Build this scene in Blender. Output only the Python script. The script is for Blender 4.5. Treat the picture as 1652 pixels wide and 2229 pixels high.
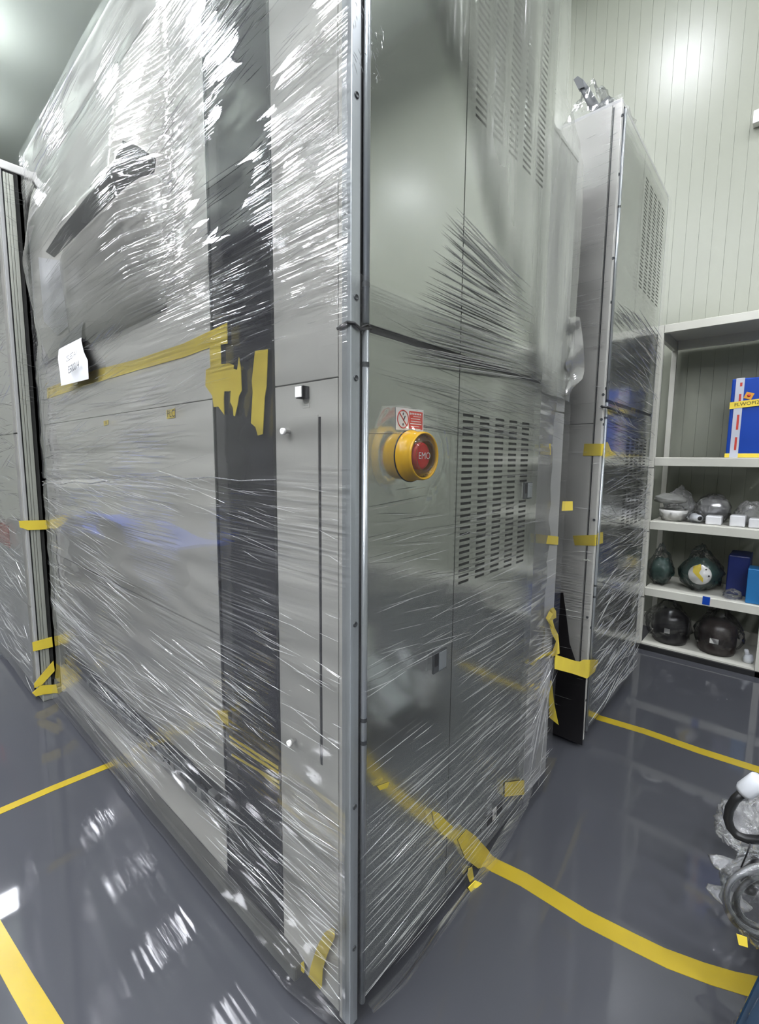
import bpy, bmesh, math, random
from mathutils import Vector, Matrix, noise
random.seed(7)
D = bpy.data
SC = bpy.context.scene
COL = SC.collection
for o in list(D.objects):
    D.objects.remove(o)

# ------------------------------------------------------------------ camera
W, H, F = 1652.0, 2229.0, 1008.65
PA, PB, PC = 0.1144, 0.7265, 0.00898
CAM = Vector((0.564, -0.560, 1.15))
_rt = Vector((math.cos(PB), math.sin(PB), 0)); _f0 = Vector((-math.sin(PB), math.cos(PB), 0)); _z = Vector((0, 0, 1))
CF = _f0 * math.cos(PA) - _z * math.sin(PA)
_up = _f0 * math.sin(PA) + _z * math.cos(PA)
CR = _rt * math.cos(PC) + _up * math.sin(PC)
CU = _up * math.cos(PC) - _rt * math.sin(PC)
cd = D.cameras.new('camera'); cam = D.objects.new('camera', cd); COL.objects.link(cam)
cd.sensor_fit = 'VERTICAL'; cd.sensor_height = 36.0; cd.lens = 36.0 * F / H
cd.clip_start = 0.02; cd.clip_end = 60
cam.matrix_world = Matrix(((CR.x, CU.x, -CF.x, CAM.x), (CR.y, CU.y, -CF.y, CAM.y), (CR.z, CU.z, -CF.z, CAM.z), (0, 0, 0, 1)))
SC.camera = cam

# ------------------------------------------------------------------ world, exposure
wd = D.worlds.new('world'); SC.world = wd; wd.use_nodes = True
wd.node_tree.nodes['Background'].inputs[0].default_value = (0.8, 0.9, 1.0, 1)
wd.node_tree.nodes['Background'].inputs[1].default_value = 0.0
SC.view_settings.view_transform = 'Standard'
SC.view_settings.look = 'None'
SC.view_settings.exposure = 0.60
SC.view_settings.gamma = 1.0
SC.view_settings.use_curve_mapping = False
SC.cycles.transparent_max_bounces = 10
SC.cycles.max_bounces = 4
SC.cycles.diffuse_bounces = 2
SC.cycles.glossy_bounces = 3
SC.cycles.transmission_bounces = 2
SC.cycles.caustics_reflective = False
SC.cycles.use_adaptive_sampling = True
SC.cycles.adaptive_threshold = 0.2
LAMP_STRENGTH = 42.0
CEIL = 5.0


# ------------------------------------------------------------------ surveying helpers (pixel of the photo -> point on a known plane)
def ray(px, py):
    return CR * ((px - W / 2) / F) - CU * ((py - H / 2) / F) + CF


def onz(px, py, z=0.0):
    d = ray(px, py); return CAM + d * ((z - CAM.z) / d.z)


def onx(px, py, x=0.0):
    d = ray(px, py); return CAM + d * ((x - CAM.x) / d.x)


def ony(px, py, y=0.0):
    d = ray(px, py); return CAM + d * ((y - CAM.y) / d.y)


# ------------------------------------------------------------------ materials
MATS = {}


def mat(name, col, rough=0.5, metal=0.0, var=0.0, vscale=6.0, bump=0.0, bscale=80.0, stretch=(1, 1, 1), spec=0.5, emit=None, es=0.0, coat=0.0):
    m = D.materials.new(name); m.use_nodes = True
    nt = m.node_tree; b = nt.nodes['Principled BSDF']
    b.inputs['Base Color'].default_value = (*col, 1)
    b.inputs['Roughness'].default_value = rough
    b.inputs['Metallic'].default_value = metal
    b.inputs['Specular IOR Level'].default_value = spec
    if coat:
        b.inputs['Coat Weight'].default_value = coat; b.inputs['Coat Roughness'].default_value = 0.04
    if emit:
        b.inputs['Emission Color'].default_value = (*emit, 1); b.inputs['Emission Strength'].default_value = es
    if var or bump:
        tc = nt.nodes.new('ShaderNodeTexCoord'); mp = nt.nodes.new('ShaderNodeMapping')
        mp.inputs['Scale'].default_value = stretch
        nt.links.new(tc.outputs['Object'], mp.inputs['Vector'])
    if var:
        n = nt.nodes.new('ShaderNodeTexNoise'); n.inputs['Scale'].default_value = vscale; n.inputs['Detail'].default_value = 2
        nt.links.new(mp.outputs['Vector'], n.inputs['Vector'])
        r = nt.nodes.new('ShaderNodeValToRGB')
        r.color_ramp.elements[0].position = 0.3; r.color_ramp.elements[1].position = 0.7
        r.color_ramp.elements[0].color = (*[c * (1 - var) for c in col], 1)
        r.color_ramp.elements[1].color = (*[min(1, c * (1 + var)) for c in col], 1)
        nt.links.new(n.outputs['Fac'], r.inputs['Fac']); nt.links.new(r.outputs['Color'], b.inputs['Base Color'])
    if bump:
        n2 = nt.nodes.new('ShaderNodeTexNoise'); n2.inputs['Scale'].default_value = bscale; n2.inputs['Detail'].default_value = 4
        nt.links.new(mp.outputs['Vector'], n2.inputs['Vector'])
        bp = nt.nodes.new('ShaderNodeBump'); bp.inputs['Strength'].default_value = bump; bp.inputs['Distance'].default_value = 0.002
        nt.links.new(n2.outputs['Fac'], bp.inputs['Height']); nt.links.new(bp.outputs['Normal'], b.inputs['Normal'])
    MATS[name] = m
    return m


def film(name, milk=0.06, milk_col=(0.9, 0.9, 0.92), rough=0.05, stretch=(2.0, 2.0, 60.0), bscale=3.0, bump=0.5, dist=0.004, tint=(0.97, 0.97, 0.97), gloss=1.0, sharp=(0.45, 0.75), mask=True, attr=None):
    """thin stretch film: mostly clear, fresnel gloss broken by taut wrinkles, a little milky"""
    m = D.materials.new(name); m.use_nodes = True
    nt = m.node_tree; nt.nodes.clear()
    L = nt.links.new
    out = nt.nodes.new('ShaderNodeOutputMaterial')
    tr = nt.nodes.new('ShaderNodeBsdfTransparent'); tr.inputs[0].default_value = (*tint, 1)
    gl = nt.nodes.new('ShaderNodeBsdfGlossy'); gl.inputs['Roughness'].default_value = rough; gl.inputs[0].default_value = (1, 1, 1, 1)
    df = nt.nodes.new('ShaderNodeBsdfDiffuse'); df.inputs[0].default_value = (*milk_col, 1)
    fr = nt.nodes.new('ShaderNodeFresnel'); fr.inputs[0].default_value = 1.42
    m1 = nt.nodes.new('ShaderNodeMixShader'); m2 = nt.nodes.new('ShaderNodeMixShader')
    m2.inputs[0].default_value = milk
    if bump == 0:   # plain folds carry no relief of their own
        gm = nt.nodes.new('ShaderNodeMath'); gm.operation = 'MULTIPLY'; gm.inputs[1].default_value = gloss
        L(fr.outputs[0], gm.inputs[0]); L(tr.outputs[0], m2.inputs[1]); L(df.outputs[0], m2.inputs[2])
        L(gm.outputs[0], m1.inputs[0]); L(m2.outputs[0], m1.inputs[1]); L(gl.outputs[0], m1.inputs[2]); L(m1.outputs[0], out.inputs[0])
        MATS[name] = m
        return m
    tc = nt.nodes.new('ShaderNodeTexCoord'); mp = nt.nodes.new('ShaderNodeMapping'); mp.inputs['Scale'].default_value = stretch
    L(tc.outputs['Object'], mp.inputs[0])
    n = nt.nodes.new('ShaderNodeTexNoise'); n.inputs['Scale'].default_value = bscale; n.inputs['Detail'].default_value = 1.5
    L(mp.outputs[0], n.inputs[0])
    rp = nt.nodes.new('ShaderNodeValToRGB'); rp.color_ramp.elements[0].position = sharp[0]; rp.color_ramp.elements[1].position = sharp[1]
    rp.color_ramp.interpolation = 'EASE'
    L(n.outputs['Fac'], rp.inputs[0])
    h = rp.outputs[0]
    if mask:
        n2 = nt.nodes.new('ShaderNodeTexNoise'); n2.inputs['Scale'].default_value = 2.2; n2.inputs['Detail'].default_value = 0.5
        L(tc.outputs['Object'], n2.inputs[0])
        r2 = nt.nodes.new('ShaderNodeValToRGB'); r2.color_ramp.elements[0].position = 0.45; r2.color_ramp.elements[1].position = 0.60
        L(n2.outputs['Fac'], r2.inputs[0])
        mu = nt.nodes.new('ShaderNodeMath'); mu.operation = 'MULTIPLY'
        L(rp.outputs[0], mu.inputs[0]); L(r2.outputs[0], mu.inputs[1]); h = mu.outputs[0]
        mm = nt.nodes.new('ShaderNodeMath'); mm.operation = 'MULTIPLY_ADD'
        L(mu.outputs[0], mm.inputs[0]); mm.inputs[1].default_value = milk * 2.0; mm.inputs[2].default_value = milk * 0.6
        L(mm.outputs[0], m2.inputs[0])
    bp = nt.nodes.new('ShaderNodeBump'); bp.inputs['Strength'].default_value = bump; bp.inputs['Distance'].default_value = dist
    L(h, bp.inputs['Height'])
    L(bp.outputs[0], gl.inputs['Normal']); L(bp.outputs[0], fr.inputs['Normal'])
    gm = nt.nodes.new('ShaderNodeMath'); gm.operation = 'MULTIPLY'; gm.inputs[1].default_value = gloss
    L(fr.outputs[0], gm.inputs[0])
    if attr:   # how many layers of film lie here
        at = nt.nodes.new('ShaderNodeAttribute'); at.attribute_name = attr
        ma = nt.nodes.new('ShaderNodeMath'); ma.operation = 'MULTIPLY'; ma.inputs[1].default_value = milk
        L(at.outputs['Fac'], ma.inputs[0]); L(ma.outputs[0], m2.inputs[0])
        mb = nt.nodes.new('ShaderNodeMath'); mb.operation = 'MULTIPLY'
        L(gm.outputs[0], mb.inputs[0]); L(at.outputs['Fac'], mb.inputs[1]); gm = mb
    L(tr.outputs[0], m2.inputs[1]); L(df.outputs[0], m2.inputs[2])
    L(gm.outputs[0], m1.inputs[0]); L(m2.outputs[0], m1.inputs[1]); L(gl.outputs[0], m1.inputs[2])
    L(m1.outputs[0], out.inputs[0])
    MATS[name] = m
    return m


mat('panel', (0.77, 0.755, 0.70), 0.14, var=0.01, vscale=3)
mat('panel_edge', (0.50, 0.50, 0.49), 0.3, var=0.03)
mat('steel', (0.69, 0.71, 0.68), 0.11, metal=0.90, var=0.03, vscale=1.6)
mat('post_steel', (0.50, 0.53, 0.55), 0.28, metal=0.55, var=0.04, stretch=(1, 1, 0.1), vscale=30)
mat('rail_grey', (0.17, 0.17, 0.155), 0.4, var=0.15, vscale=8)
mat('aluminium', (0.52, 0.53, 0.47), 0.4, metal=0.5, var=0.06, stretch=(1, 1, 0.08), vscale=40)
mat('smoked', (0.035, 0.035, 0.042), 0.12, var=0.2, vscale=9, coat=0.3)
mat('black', (0.012, 0.012, 0.013), 0.5, var=0.2)
mat('dark_metal', (0.07, 0.075, 0.08), 0.35, var=0.15)
mat('interior', (0.03, 0.03, 0.028), 0.8, var=0.2)
mat('rubber', (0.015, 0.015, 0.016), 0.38, var=0.15)
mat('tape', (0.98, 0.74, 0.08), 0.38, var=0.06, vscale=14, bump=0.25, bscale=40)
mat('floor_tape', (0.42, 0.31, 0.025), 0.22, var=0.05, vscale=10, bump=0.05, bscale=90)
mat('tape_text', (0.10, 0.08, 0.02), 0.6, var=0.1)
mat('yellow_plastic', (0.85, 0.48, 0.01), 0.25, var=0.03)
mat('red_plastic', (0.60, 0.025, 0.02), 0.3, var=0.05)
mat('label_white', (0.78, 0.77, 0.74), 0.45, var=0.02)
mat('label_red', (0.62, 0.06, 0.04), 0.4, var=0.04)
mat('paper', (0.80, 0.80, 0.82), 0.7, var=0.02)
mat('ink', (0.03, 0.03, 0.035), 0.7, var=0.1)
mat('rack_paint', (0.66, 0.65, 0.58), 0.35, var=0.03, vscale=5)
mat('blue_plastic', (0.005, 0.06, 0.42), 0.28, var=0.08, vscale=4)
mat('navy', (0.008, 0.02, 0.14), 0.35, var=0.15)
mat('sky_blue', (0.02, 0.17, 0.42), 0.4, var=0.08)
mat('cart_blue', (0.004, 0.018, 0.042), 0.35, var=0.12)
mat('clear_tape', (0.62, 0.64, 0.72), 0.2, var=0.05)
mat('white_foam', (0.78, 0.78, 0.80), 0.7, var=0.05, vscale=20, bump=0.2, bscale=60)
mat('green_part', (0.03, 0.07, 0.06), 0.4, var=0.2)
mat('drum_black', (0.012, 0.011, 0.012), 0.32, var=0.2)
mat('drum_brown', (0.028, 0.02, 0.018), 0.35, var=0.2)
mat('grey_pack', (0.36, 0.36, 0.34), 0.45, var=0.2, vscale=12, bump=0.4, bscale=30)
mat('foil', (0.62, 0.62, 0.64), 0.22, metal=0.7, var=0.2, vscale=10, bump=0.6, bscale=24)
mat('orange', (0.80, 0.36, 0.03), 0.5, var=0.03)
mat('fitting', (0.72, 0.74, 0.78), 0.35, var=0.04)
mat('fabric_grey', (0.30, 0.31, 0.31), 0.6, var=0.2)
mat('wall', (0.305, 0.315, 0.26), 0.30, var=0.015, vscale=2, bump=0.02, bscale=20)
mat('ceiling', (0.78, 0.83, 0.74), 0.45, var=0.03, vscale=0.6)
mat('lamp', (1, 1, 1), 0.5, emit=(0.92, 0.94, 1.0), es=LAMP_STRENGTH, var=0.001)
mat('ceiling_fill', (1, 1, 1), 0.5, emit=(0.90, 0.95, 1.0), es=9.0, var=0.001)  # added upward glow that brightens the ceiling
mat('lamp_frame', (0.7, 0.7, 0.7), 0.4, var=0.02)


def floor_mat():
    m = mat('floor', (0.068, 0.070, 0.080), 0.10, var=0.07, vscale=1.4, bump=0.0)
    nt = m.node_tree; b = nt.nodes['Principled BSDF']; L = nt.links.new
    tc = nt.nodes.new('ShaderNodeTexCoord')
    n = nt.nodes.new('ShaderNodeTexNoise'); n.inputs['Scale'].default_value = 1.3; n.inputs['Detail'].default_value = 2
    L(tc.outputs['Object'], n.inputs[0])
    bp = nt.nodes.new('ShaderNodeBump'); bp.inputs['Strength'].default_value = 0.04; bp.inputs['Distance'].default_value = 0.01
    L(n.outputs['Fac'], bp.inputs['Height']); L(bp.outputs[0], b.inputs['Normal'])
    n3 = nt.nodes.new('ShaderNodeTexNoise'); n3.inputs['Scale'].default_value = 3.0; n3.inputs['Detail'].default_value = 6
    L(tc.outputs['Object'], n3.inputs[0])
    mr = nt.nodes.new('ShaderNodeMapRange'); mr.inputs[1].default_value = 0.35; mr.inputs[2].default_value = 0.75; mr.inputs[3].default_value = 0.025; mr.inputs[4].default_value = 0.10
    L(n3.outputs['Fac'], mr.inputs[0]); L(mr.outputs[0], b.inputs['Roughness'])
    return m


floor_mat()
film('film', milk=0.05, rough=0.03, stretch=(1.2, 3.0, 70.0), bscale=2.6, bump=0.30, dist=0.004, gloss=1.5)
film('film_side', milk=0.03, rough=0.06, stretch=(3.0, 1.2, 70.0), bscale=2.6, bump=0.4, dist=0.003, gloss=0.5)
film('film_drape', milk=0.45, milk_col=(0.66, 0.68, 0.60), rough=0.16, stretch=(5.0, 26.0, 3.0), bscale=1.5, bump=0.4, dist=0.005, mask=False, gloss=0.7, attr='cover')
film('film_dense', milk=0.42, milk_col=(0.72, 0.72, 0.68), rough=0.15, stretch=(3.0, 3.0, 30.0), bscale=2.0, bump=0.5, dist=0.004)
film('wrinkle', milk=0.20, milk_col=(0.95, 0.95, 0.97), rough=0.10, bump=0.0, mask=False, gloss=1.6)
film('wrinkle_dense', milk=0.5, milk_col=(0.9, 0.9, 0.85), rough=0.15, bump=0.0, mask=False)
film('bag_thin', milk=0.03, rough=0.08, stretch=(10, 10, 10), bscale=1.5, bump=0.6, dist=0.008, mask=False, gloss=0.55)
film('bag', milk=0.015, rough=0.10, stretch=(14, 14, 14), bscale=1.5, bump=0.9, dist=0.01, mask=False, gloss=0.8)
film('bag_milky', milk=0.22, rough=0.15, stretch=(18, 18, 18), bscale=1.5, bump=0.9, dist=0.008, mask=False, gloss=1.4)
film('clear_guard', milk=0.05, milk_col=(1.0, 0.75, 0.45), rough=0.04, bump=0.0, mask=False)
film('clear_hose', milk=0.12, milk_col=(0.7, 0.72, 0.74), rough=0.1, bump=0.0, mask=False, gloss=1.4)


# ------------------------------------------------------------------ object helpers
def link(name, me, m=None, parent=None, smooth=False):
    o = D.objects.new(name, me); COL.objects.link(o)
    if m is not None:
        me.materials.append(MATS[m] if isinstance(m, str) else m)
    if smooth:
        for p in me.polygons:
            p.use_smooth = True
    if parent is not None:
        o.parent = parent
        o.matrix_parent_inverse = parent.matrix_world.inverted()
    return o


def obj(name, bm, m, parent=None, smooth=False):
    bmesh.ops.recalc_face_normals(bm, faces=bm.faces)
    me = D.meshes.new(name); bm.to_mesh(me); bm.free()
    return link(name, me, m, parent, smooth)


def empty(name, loc):
    o = D.objects.new(name, None); COL.objects.link(o); o.location = loc; o.empty_display_size = 0.1
    o.matrix_world = Matrix.Translation(loc)
    return o


def tag(o, label=None, cat=None, group=None, kind=None):
    if label: o['label'] = label
    if cat: o['category'] = cat
    if group: o['group'] = group
    if kind: o['kind'] = kind
    return o


def abox(bm, x0, x1, y0, y1, z0, z1, bev=0.0):
    r = bmesh.ops.create_cube(bm, size=1.0)
    vs = r['verts']
    for v in vs:
        v.co = Vector(((x0 + x1) / 2 + v.co.x * (x1 - x0), (y0 + y1) / 2 + v.co.y * (y1 - y0), (z0 + z1) / 2 + v.co.z * (z1 - z0)))
    if bev:
        es = list({e for v in vs for e in v.link_edges})
        bmesh.ops.bevel(bm, geom=es, offset=bev, segments=2, affect='EDGES', profile=0.5)
    return vs


def box(name, x0, x1, y0, y1, z0, z1, m, parent=None, bev=0.0015):
    bm = bmesh.new(); abox(bm, x0, x1, y0, y1, z0, z1, bev)
    return obj(name, bm, m, parent)


def atube(bm, pts, r, n=10, closed=False, r1=None):
    pts = [Vector(p) for p in pts]; rings = []
    N = len(pts); ref = None
    for i, p in enumerate(pts):
        a = pts[(i - 1) % N] if (closed or i > 0) else p
        b = pts[(i + 1) % N] if (closed or i < N - 1) else p
        t = (b - a).normalized()
        if ref is None:
            ref = t.orthogonal().normalized()
        ref = (ref - t * ref.dot(t)).normalized()
        s = t.cross(ref)
        rr = r if r1 is None else r + (r1 - r) * i / max(1, N - 1)
        rings.append([bm.verts.new(p + (ref * math.cos(2 * math.pi * k / n) + s * math.sin(2 * math.pi * k / n)) * rr) for k in range(n)])
    M = N if closed else N - 1
    for i in range(M):
        A, B = rings[i], rings[(i + 1) % N]
        for k in range(n):
            bm.faces.new((A[k], A[(k + 1) % n], B[(k + 1) % n], B[k]))
    if not closed:
        bm.faces.new(rings[0][::-1]); bm.faces.new(rings[-1])


def tube(name, pts, r, m, parent=None, n=10, closed=False, r1=None):
    bm = bmesh.new(); atube(bm, pts, r, n, closed, r1)
    return obj(name, bm, m, parent, smooth=True)


def alathe(bm, prof, origin, axis, n=40, close=True):
    """prof: list of (distance along axis, radius)"""
    axis = Vector(axis).normalized(); u = axis.orthogonal().normalized(); v = axis.cross(u); o = Vector(origin)
    rings = []
    for (d, r) in prof:
        if r < 1e-6:
            rings.append([bm.verts.new(o + axis * d)])
        else:
            rings.append([bm.verts.new(o + axis * d + (u * math.cos(2 * math.pi * k / n) + v * math.sin(2 * math.pi * k / n)) * r) for k in range(n)])
    for A, B in zip(rings, rings[1:]):
        for k in range(n):
            k2 = (k + 1) % n
            if len(A) == 1 and len(B) == 1:
                continue
            if len(A) == 1:
                bm.faces.new((A[0], B[k2], B[k]))
            elif len(B) == 1:
                bm.faces.new((A[k], A[k2], B[0]))
            else:
                bm.faces.new((A[k], A[k2], B[k2], B[k]))


def lathe(name, prof, origin, axis, m, parent=None, n=40, smooth=True):
    bm = bmesh.new(); alathe(bm, prof, origin, axis, n)
    o = obj(name, bm, m, parent, smooth)
    return o


def patch(name, pts, nrm, thick, m, parent=None):
    """flat cut piece (tape, label): outline points, lifted along nrm by thick"""
    bm = bmesh.new(); nrm = Vector(nrm)
    vs = [bm.verts.new(p) for p in pts]
    f = bm.faces.new(vs)
    r = bmesh.ops.extrude_face_region(bm, geom=[f])
    for v in r['geom']:
        if isinstance(v, bmesh.types.BMVert):
            v.co += nrm * thick
    return obj(name, bm, m, parent)


def Lp(px, py, off=0.0):
    return ony(px, py, -off)


def Rp(px, py, off=0.0):
    return onx(px, py, off)


def Lpatch(name, pix, m, parent, off=0.004, thick=0.0012):
    return patch(name, [Lp(x, y, off) for x, y in pix], (0, -1, 0), thick, m, parent)


def Rpatch(name, pix, m, parent, off=0.004, thick=0.0012):
    return patch(name, [Rp(x, y, off) for x, y in pix], (1, 0, 0), thick, m, parent)


def text(name, s, size, origin, right, up, m, parent=None, lift=0.0004, align='CENTER'):
    c = D.curves.new(name, 'FONT'); c.body = s; c.size = size; c.align_x = align; c.align_y = 'CENTER'; c.extrude = 0.0
    t = D.objects.new(name, c); COL.objects.link(t)
    bpy.context.view_layer.update()
    me = D.meshes.new_from_object(t.evaluated_get(bpy.context.evaluated_depsgraph_get()))
    D.objects.remove(t); D.curves.remove(c)
    right = Vector(right).normalized(); up = Vector(up).normalized(); n = right.cross(up)
    M = Matrix((( right.x, up.x, n.x, 0), (right.y, up.y, n.y, 0), (right.z, up.z, n.z, 0), (0, 0, 0, 1)))
    M.translation = Vector(origin) + n * lift
    me.transform(M)
    return link(name, me, m, parent)


def aridge(bm, A, B, nrm, w, h):
    """one taut wrinkle: a slim raised fold tapering to both ends"""
    d = (B - A); L = d.length
    if L < 1e-5: return
    d /= L; s = nrm.cross(d).normalized()
    a = bm.verts.new(A); b = bm.verts.new(B)
    pr = None
    secs = []
    for t in (0.25, 0.5, 0.75):
        p = A + d * L * t; k = 1.0 if t == 0.5 else 0.8
        secs.append((bm.verts.new(p + s * w * 0.5 * k), bm.verts.new(p + nrm * h * k), bm.verts.new(p - s * w * 0.5 * k)))
    f = secs[0]
    bm.faces.new((a, f[0], f[1])); bm.faces.new((a, f[1], f[2]))
    for p, q in zip(secs, secs[1:]):
        bm.faces.new((p[0], q[0], q[1], p[1])); bm.faces.new((p[1], q[1], q[2], p[2]))
    f = secs[-1]
    bm.faces.new((f[0], b, f[1])); bm.faces.new((f[1], b, f[2]))


def sheet(name, P, nu, nv, m, parent, disp=None):
    """film sheet: P(u,v) -> point, u,v in 0..1"""
    vs = []; fs = []
    for j in range(nv + 1):
        for i in range(nu + 1):
            p = P(i / nu, j / nv)
            if disp: p = disp(p)
            vs.append(p)
    for j in range(nv):
        for i in range(nu):
            a = j * (nu + 1) + i
            fs.append((a, a + 1, a + nu + 2, a + nu + 1))
    me = D.meshes.new(name); me.from_pydata(vs, [], fs); me.update()
    return link(name, me, m, parent, smooth=True)


def blob(name, c, r, m, parent=None, seed=0, lump=0.18, freq=3.0, pinch=0.0, n=28, flat_z=None):
    """soft lumpy bag: a sphere pushed about by noise, drawn to a point at the top, resting flat"""
    bm = bmesh.new(); bmesh.ops.create_uvsphere(bm, u_segments=n, v_segments=n // 2 + 2, radius=1.0)
    c = Vector(c); off = Vector((seed * 3.1, seed * 1.7, seed * 0.9))
    for v in bm.verts:
        p = v.co.copy(); k = 1 + lump * noise.noise(p * freq + off) + lump * 0.6 * noise.noise(p * freq * 2.7 + off)
        q = p * k
        if pinch and p.z > 0.1:
            t = (p.z - 0.1) / 0.9
            q.x *= 1 - pinch * t ** 0.8 * 0.9; q.y *= 1 - pinch * t ** 0.8 * 0.9; q.z += pinch * t * t * 0.35
        v.co = Vector((q.x * r[0], q.y * r[1], q.z * r[2])) + c
        if flat_z is not None and v.co.z < flat_z:
            v.co.z = flat_z
    return obj(name, bm, m, parent, smooth=True)


# ================================================================== THE ROOM
fl = box('floor', -10, 8, -9, 4, -0.1, 0.0, 'floor', bev=0); tag(fl, kind='structure')
tag(box('ceiling', -10, 8, -9, 4, CEIL, CEIL + 0.1, 'ceiling', bev=0), kind='structure')
WB = 3.06
wb = box('wall_back', -10, 8, WB, WB + 0.2, 0.0, CEIL, 'wall', bev=0); tag(wb, kind='structure')
tag(box('wall_left', -10.2, -10, -9, 4, 0, CEIL, 'wall', bev=0), kind='structure')
tag(box('wall_right', 8, 8.2, -9, 4, 0, CEIL, 'wall', bev=0), kind='structure')
tag(box('wall_front', -10, 8, -9.2, -9, 0, CEIL, 'wall', bev=0), kind='structure')
pm = None
for k in range(40):
    x = -1.75 + k * 0.07
    if pm is None:
        bm = bmesh.new(); abox(bm, 0.0004, 0.0696, -0.006, 0, 0.02, CEIL - 0.02, 0.0005)
        o = obj('wall_panel', bm, 'wall', wb); pm = o.data
    else:
        o = D.objects.new('wall_panel', pm); COL.objects.link(o); o.parent = wb
    o.location = (x, WB, 0)
tag(box('baseboard_back', -1.75, 8, WB - 0.02, WB - 0.006, 0, 0.10, 'rack_paint'), kind='structure')
box('sensor_box', *sorted((ony(1640, 258, 3.03).x, ony(1668, 258, 3.03).x)), 3.0, WB - 0.006, ony(1648, 272, 3.03).z, ony(1648, 244, 3.03).z, 'label_white', bev=0.004)
tag(D.objects['sensor_box'], 'small white box fixed high on the panelled wall', 'wall box')

# ceiling lights
lamp_parts = None
spots = [(-3.26 + 1.26 * k, -2.78) for k in range(-3, 6)] + [(-3.26 + 1.26 * k, -1.62) for k in range(-3, 6)] + \
        [(-5.16, 0.335), (-6.43, 0.27)] + [(-5.16 + 1.26 * k, 0.22) for k in (1, 2, 3, 6, 7)] + [(-1.66 + 1.26 * k, 1.75) for k in range(0, 6)] + \
        [(-5.78 + 1.26 * k, y) for y in (-4.0, -5.2, -6.4) for k in range(0, 9)]  # rows added behind the camera to brighten the machine fronts
lm = fm = um = None
for (x, y) in spots:
    r = empty('ceiling_light', (x, y, CEIL - 0.51))
    tag(r, 'square white pendant light panel under the ceiling, some mirrored in film and floor, others added for brightness', 'ceiling light', 'ceiling light panels')
    if lm is None:
        bm = bmesh.new(); bm.faces.new([bm.verts.new(v_) for v_ in ((-0.18, -0.18, 0.002), (-0.18, 0.18, 0.002), (0.18, 0.18, 0.002), (0.18, -0.18, 0.002))]); a = obj('diffuser', bm, 'lamp', r)
        bm = bmesh.new()
        abox(bm, -0.2, 0.2, -0.2, -0.18, 0, 0.0199); abox(bm, -0.2, 0.2, 0.18, 0.2, 0, 0.0199)
        abox(bm, -0.2, -0.18, -0.18, 0.18, 0, 0.0199); abox(bm, 0.18, 0.2, -0.18, 0.18, 0, 0.0199)
        abox(bm, -0.18, 0.18, -0.18, 0.18, 0.006, 0.014)
        for (hx_, hy_) in ((-0.15, -0.15), (0.15, 0.15)):
            abox(bm, hx_ - 0.004, hx_ + 0.004, hy_ - 0.004, hy_ + 0.004, 0.0199, 0.5095)
        b = obj('lamp_frame', bm, 'lamp_frame', r); lm, fm = a.data, b.data
        bm = bmesh.new(); bm.faces.new([bm.verts.new(v_) for v_ in ((-0.18, -0.18, 0.018), (0.18, -0.18, 0.018), (0.18, 0.18, 0.018), (-0.18, 0.18, 0.018))]); c = obj('ceiling_fill_face', bm, 'ceiling_fill', r); um = c.data  # top face added to throw extra light on the ceiling
    else:
        a = D.objects.new('diffuser', lm); COL.objects.link(a); a.parent = r
        b = D.objects.new('lamp_frame', fm); COL.objects.link(b); b.parent = r
        c = D.objects.new('ceiling_fill_face', um); COL.objects.link(c); c.parent = r
    for p_ in (a, b, c):
        p_.matrix_parent_inverse = Matrix(); p_.location = (0, 0, 0)


# floor tape lines
def floor_tape(pts, w, label):
    """pts: centre line on the floor"""
    bm = bmesh.new(); pts = [Vector((p[0], p[1], 0)) for p in pts]; rows = []
    for i, p in enumerate(pts):
        t = (pts[min(i + 1, len(pts) - 1)] - pts[max(i - 1, 0)]).normalized(); s = Vector((-t.y, t.x, 0))
        rows.append([bm.verts.new(p + s * w / 2 + _z * 0.0002), bm.verts.new(p + s * w / 2 + _z * 0.0012), bm.verts.new(p - s * w / 2 + _z * 0.0012), bm.verts.new(p - s * w / 2 + _z * 0.0002)])
    for A, B in zip(rows, rows[1:]):
        for k in range(4):
            bm.faces.new((A[k], A[(k + 1) % 4], B[(k + 1) % 4], B[k]))
    bm.faces.new(rows[0]); bm.faces.new(rows[-1][::-1])
    return tag(obj('floor_tape', bm, 'floor_tape'), label, 'floor tape')


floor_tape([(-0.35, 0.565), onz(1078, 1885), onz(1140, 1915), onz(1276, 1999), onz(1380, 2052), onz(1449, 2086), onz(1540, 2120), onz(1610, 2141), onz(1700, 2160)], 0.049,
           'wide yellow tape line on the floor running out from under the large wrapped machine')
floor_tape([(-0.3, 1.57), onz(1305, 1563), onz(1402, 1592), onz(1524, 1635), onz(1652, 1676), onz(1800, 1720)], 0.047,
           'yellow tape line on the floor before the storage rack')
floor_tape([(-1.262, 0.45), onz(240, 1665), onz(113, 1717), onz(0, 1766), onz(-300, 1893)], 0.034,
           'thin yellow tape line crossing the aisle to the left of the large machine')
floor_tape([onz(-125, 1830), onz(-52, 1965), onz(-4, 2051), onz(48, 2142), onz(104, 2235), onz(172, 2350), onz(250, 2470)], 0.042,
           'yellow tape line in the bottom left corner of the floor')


# ================================================================== MACHINES
def vent_holes(y0, z0, cols, rows, cw, cp, sh, zp, skip=()):
    return [(y0 + c * cp, y0 + c * cp + cw, z0 - r * zp - sh, z0 - r * zp) for c in range(cols) for r in range(rows) if (c, r) not in skip]


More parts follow.
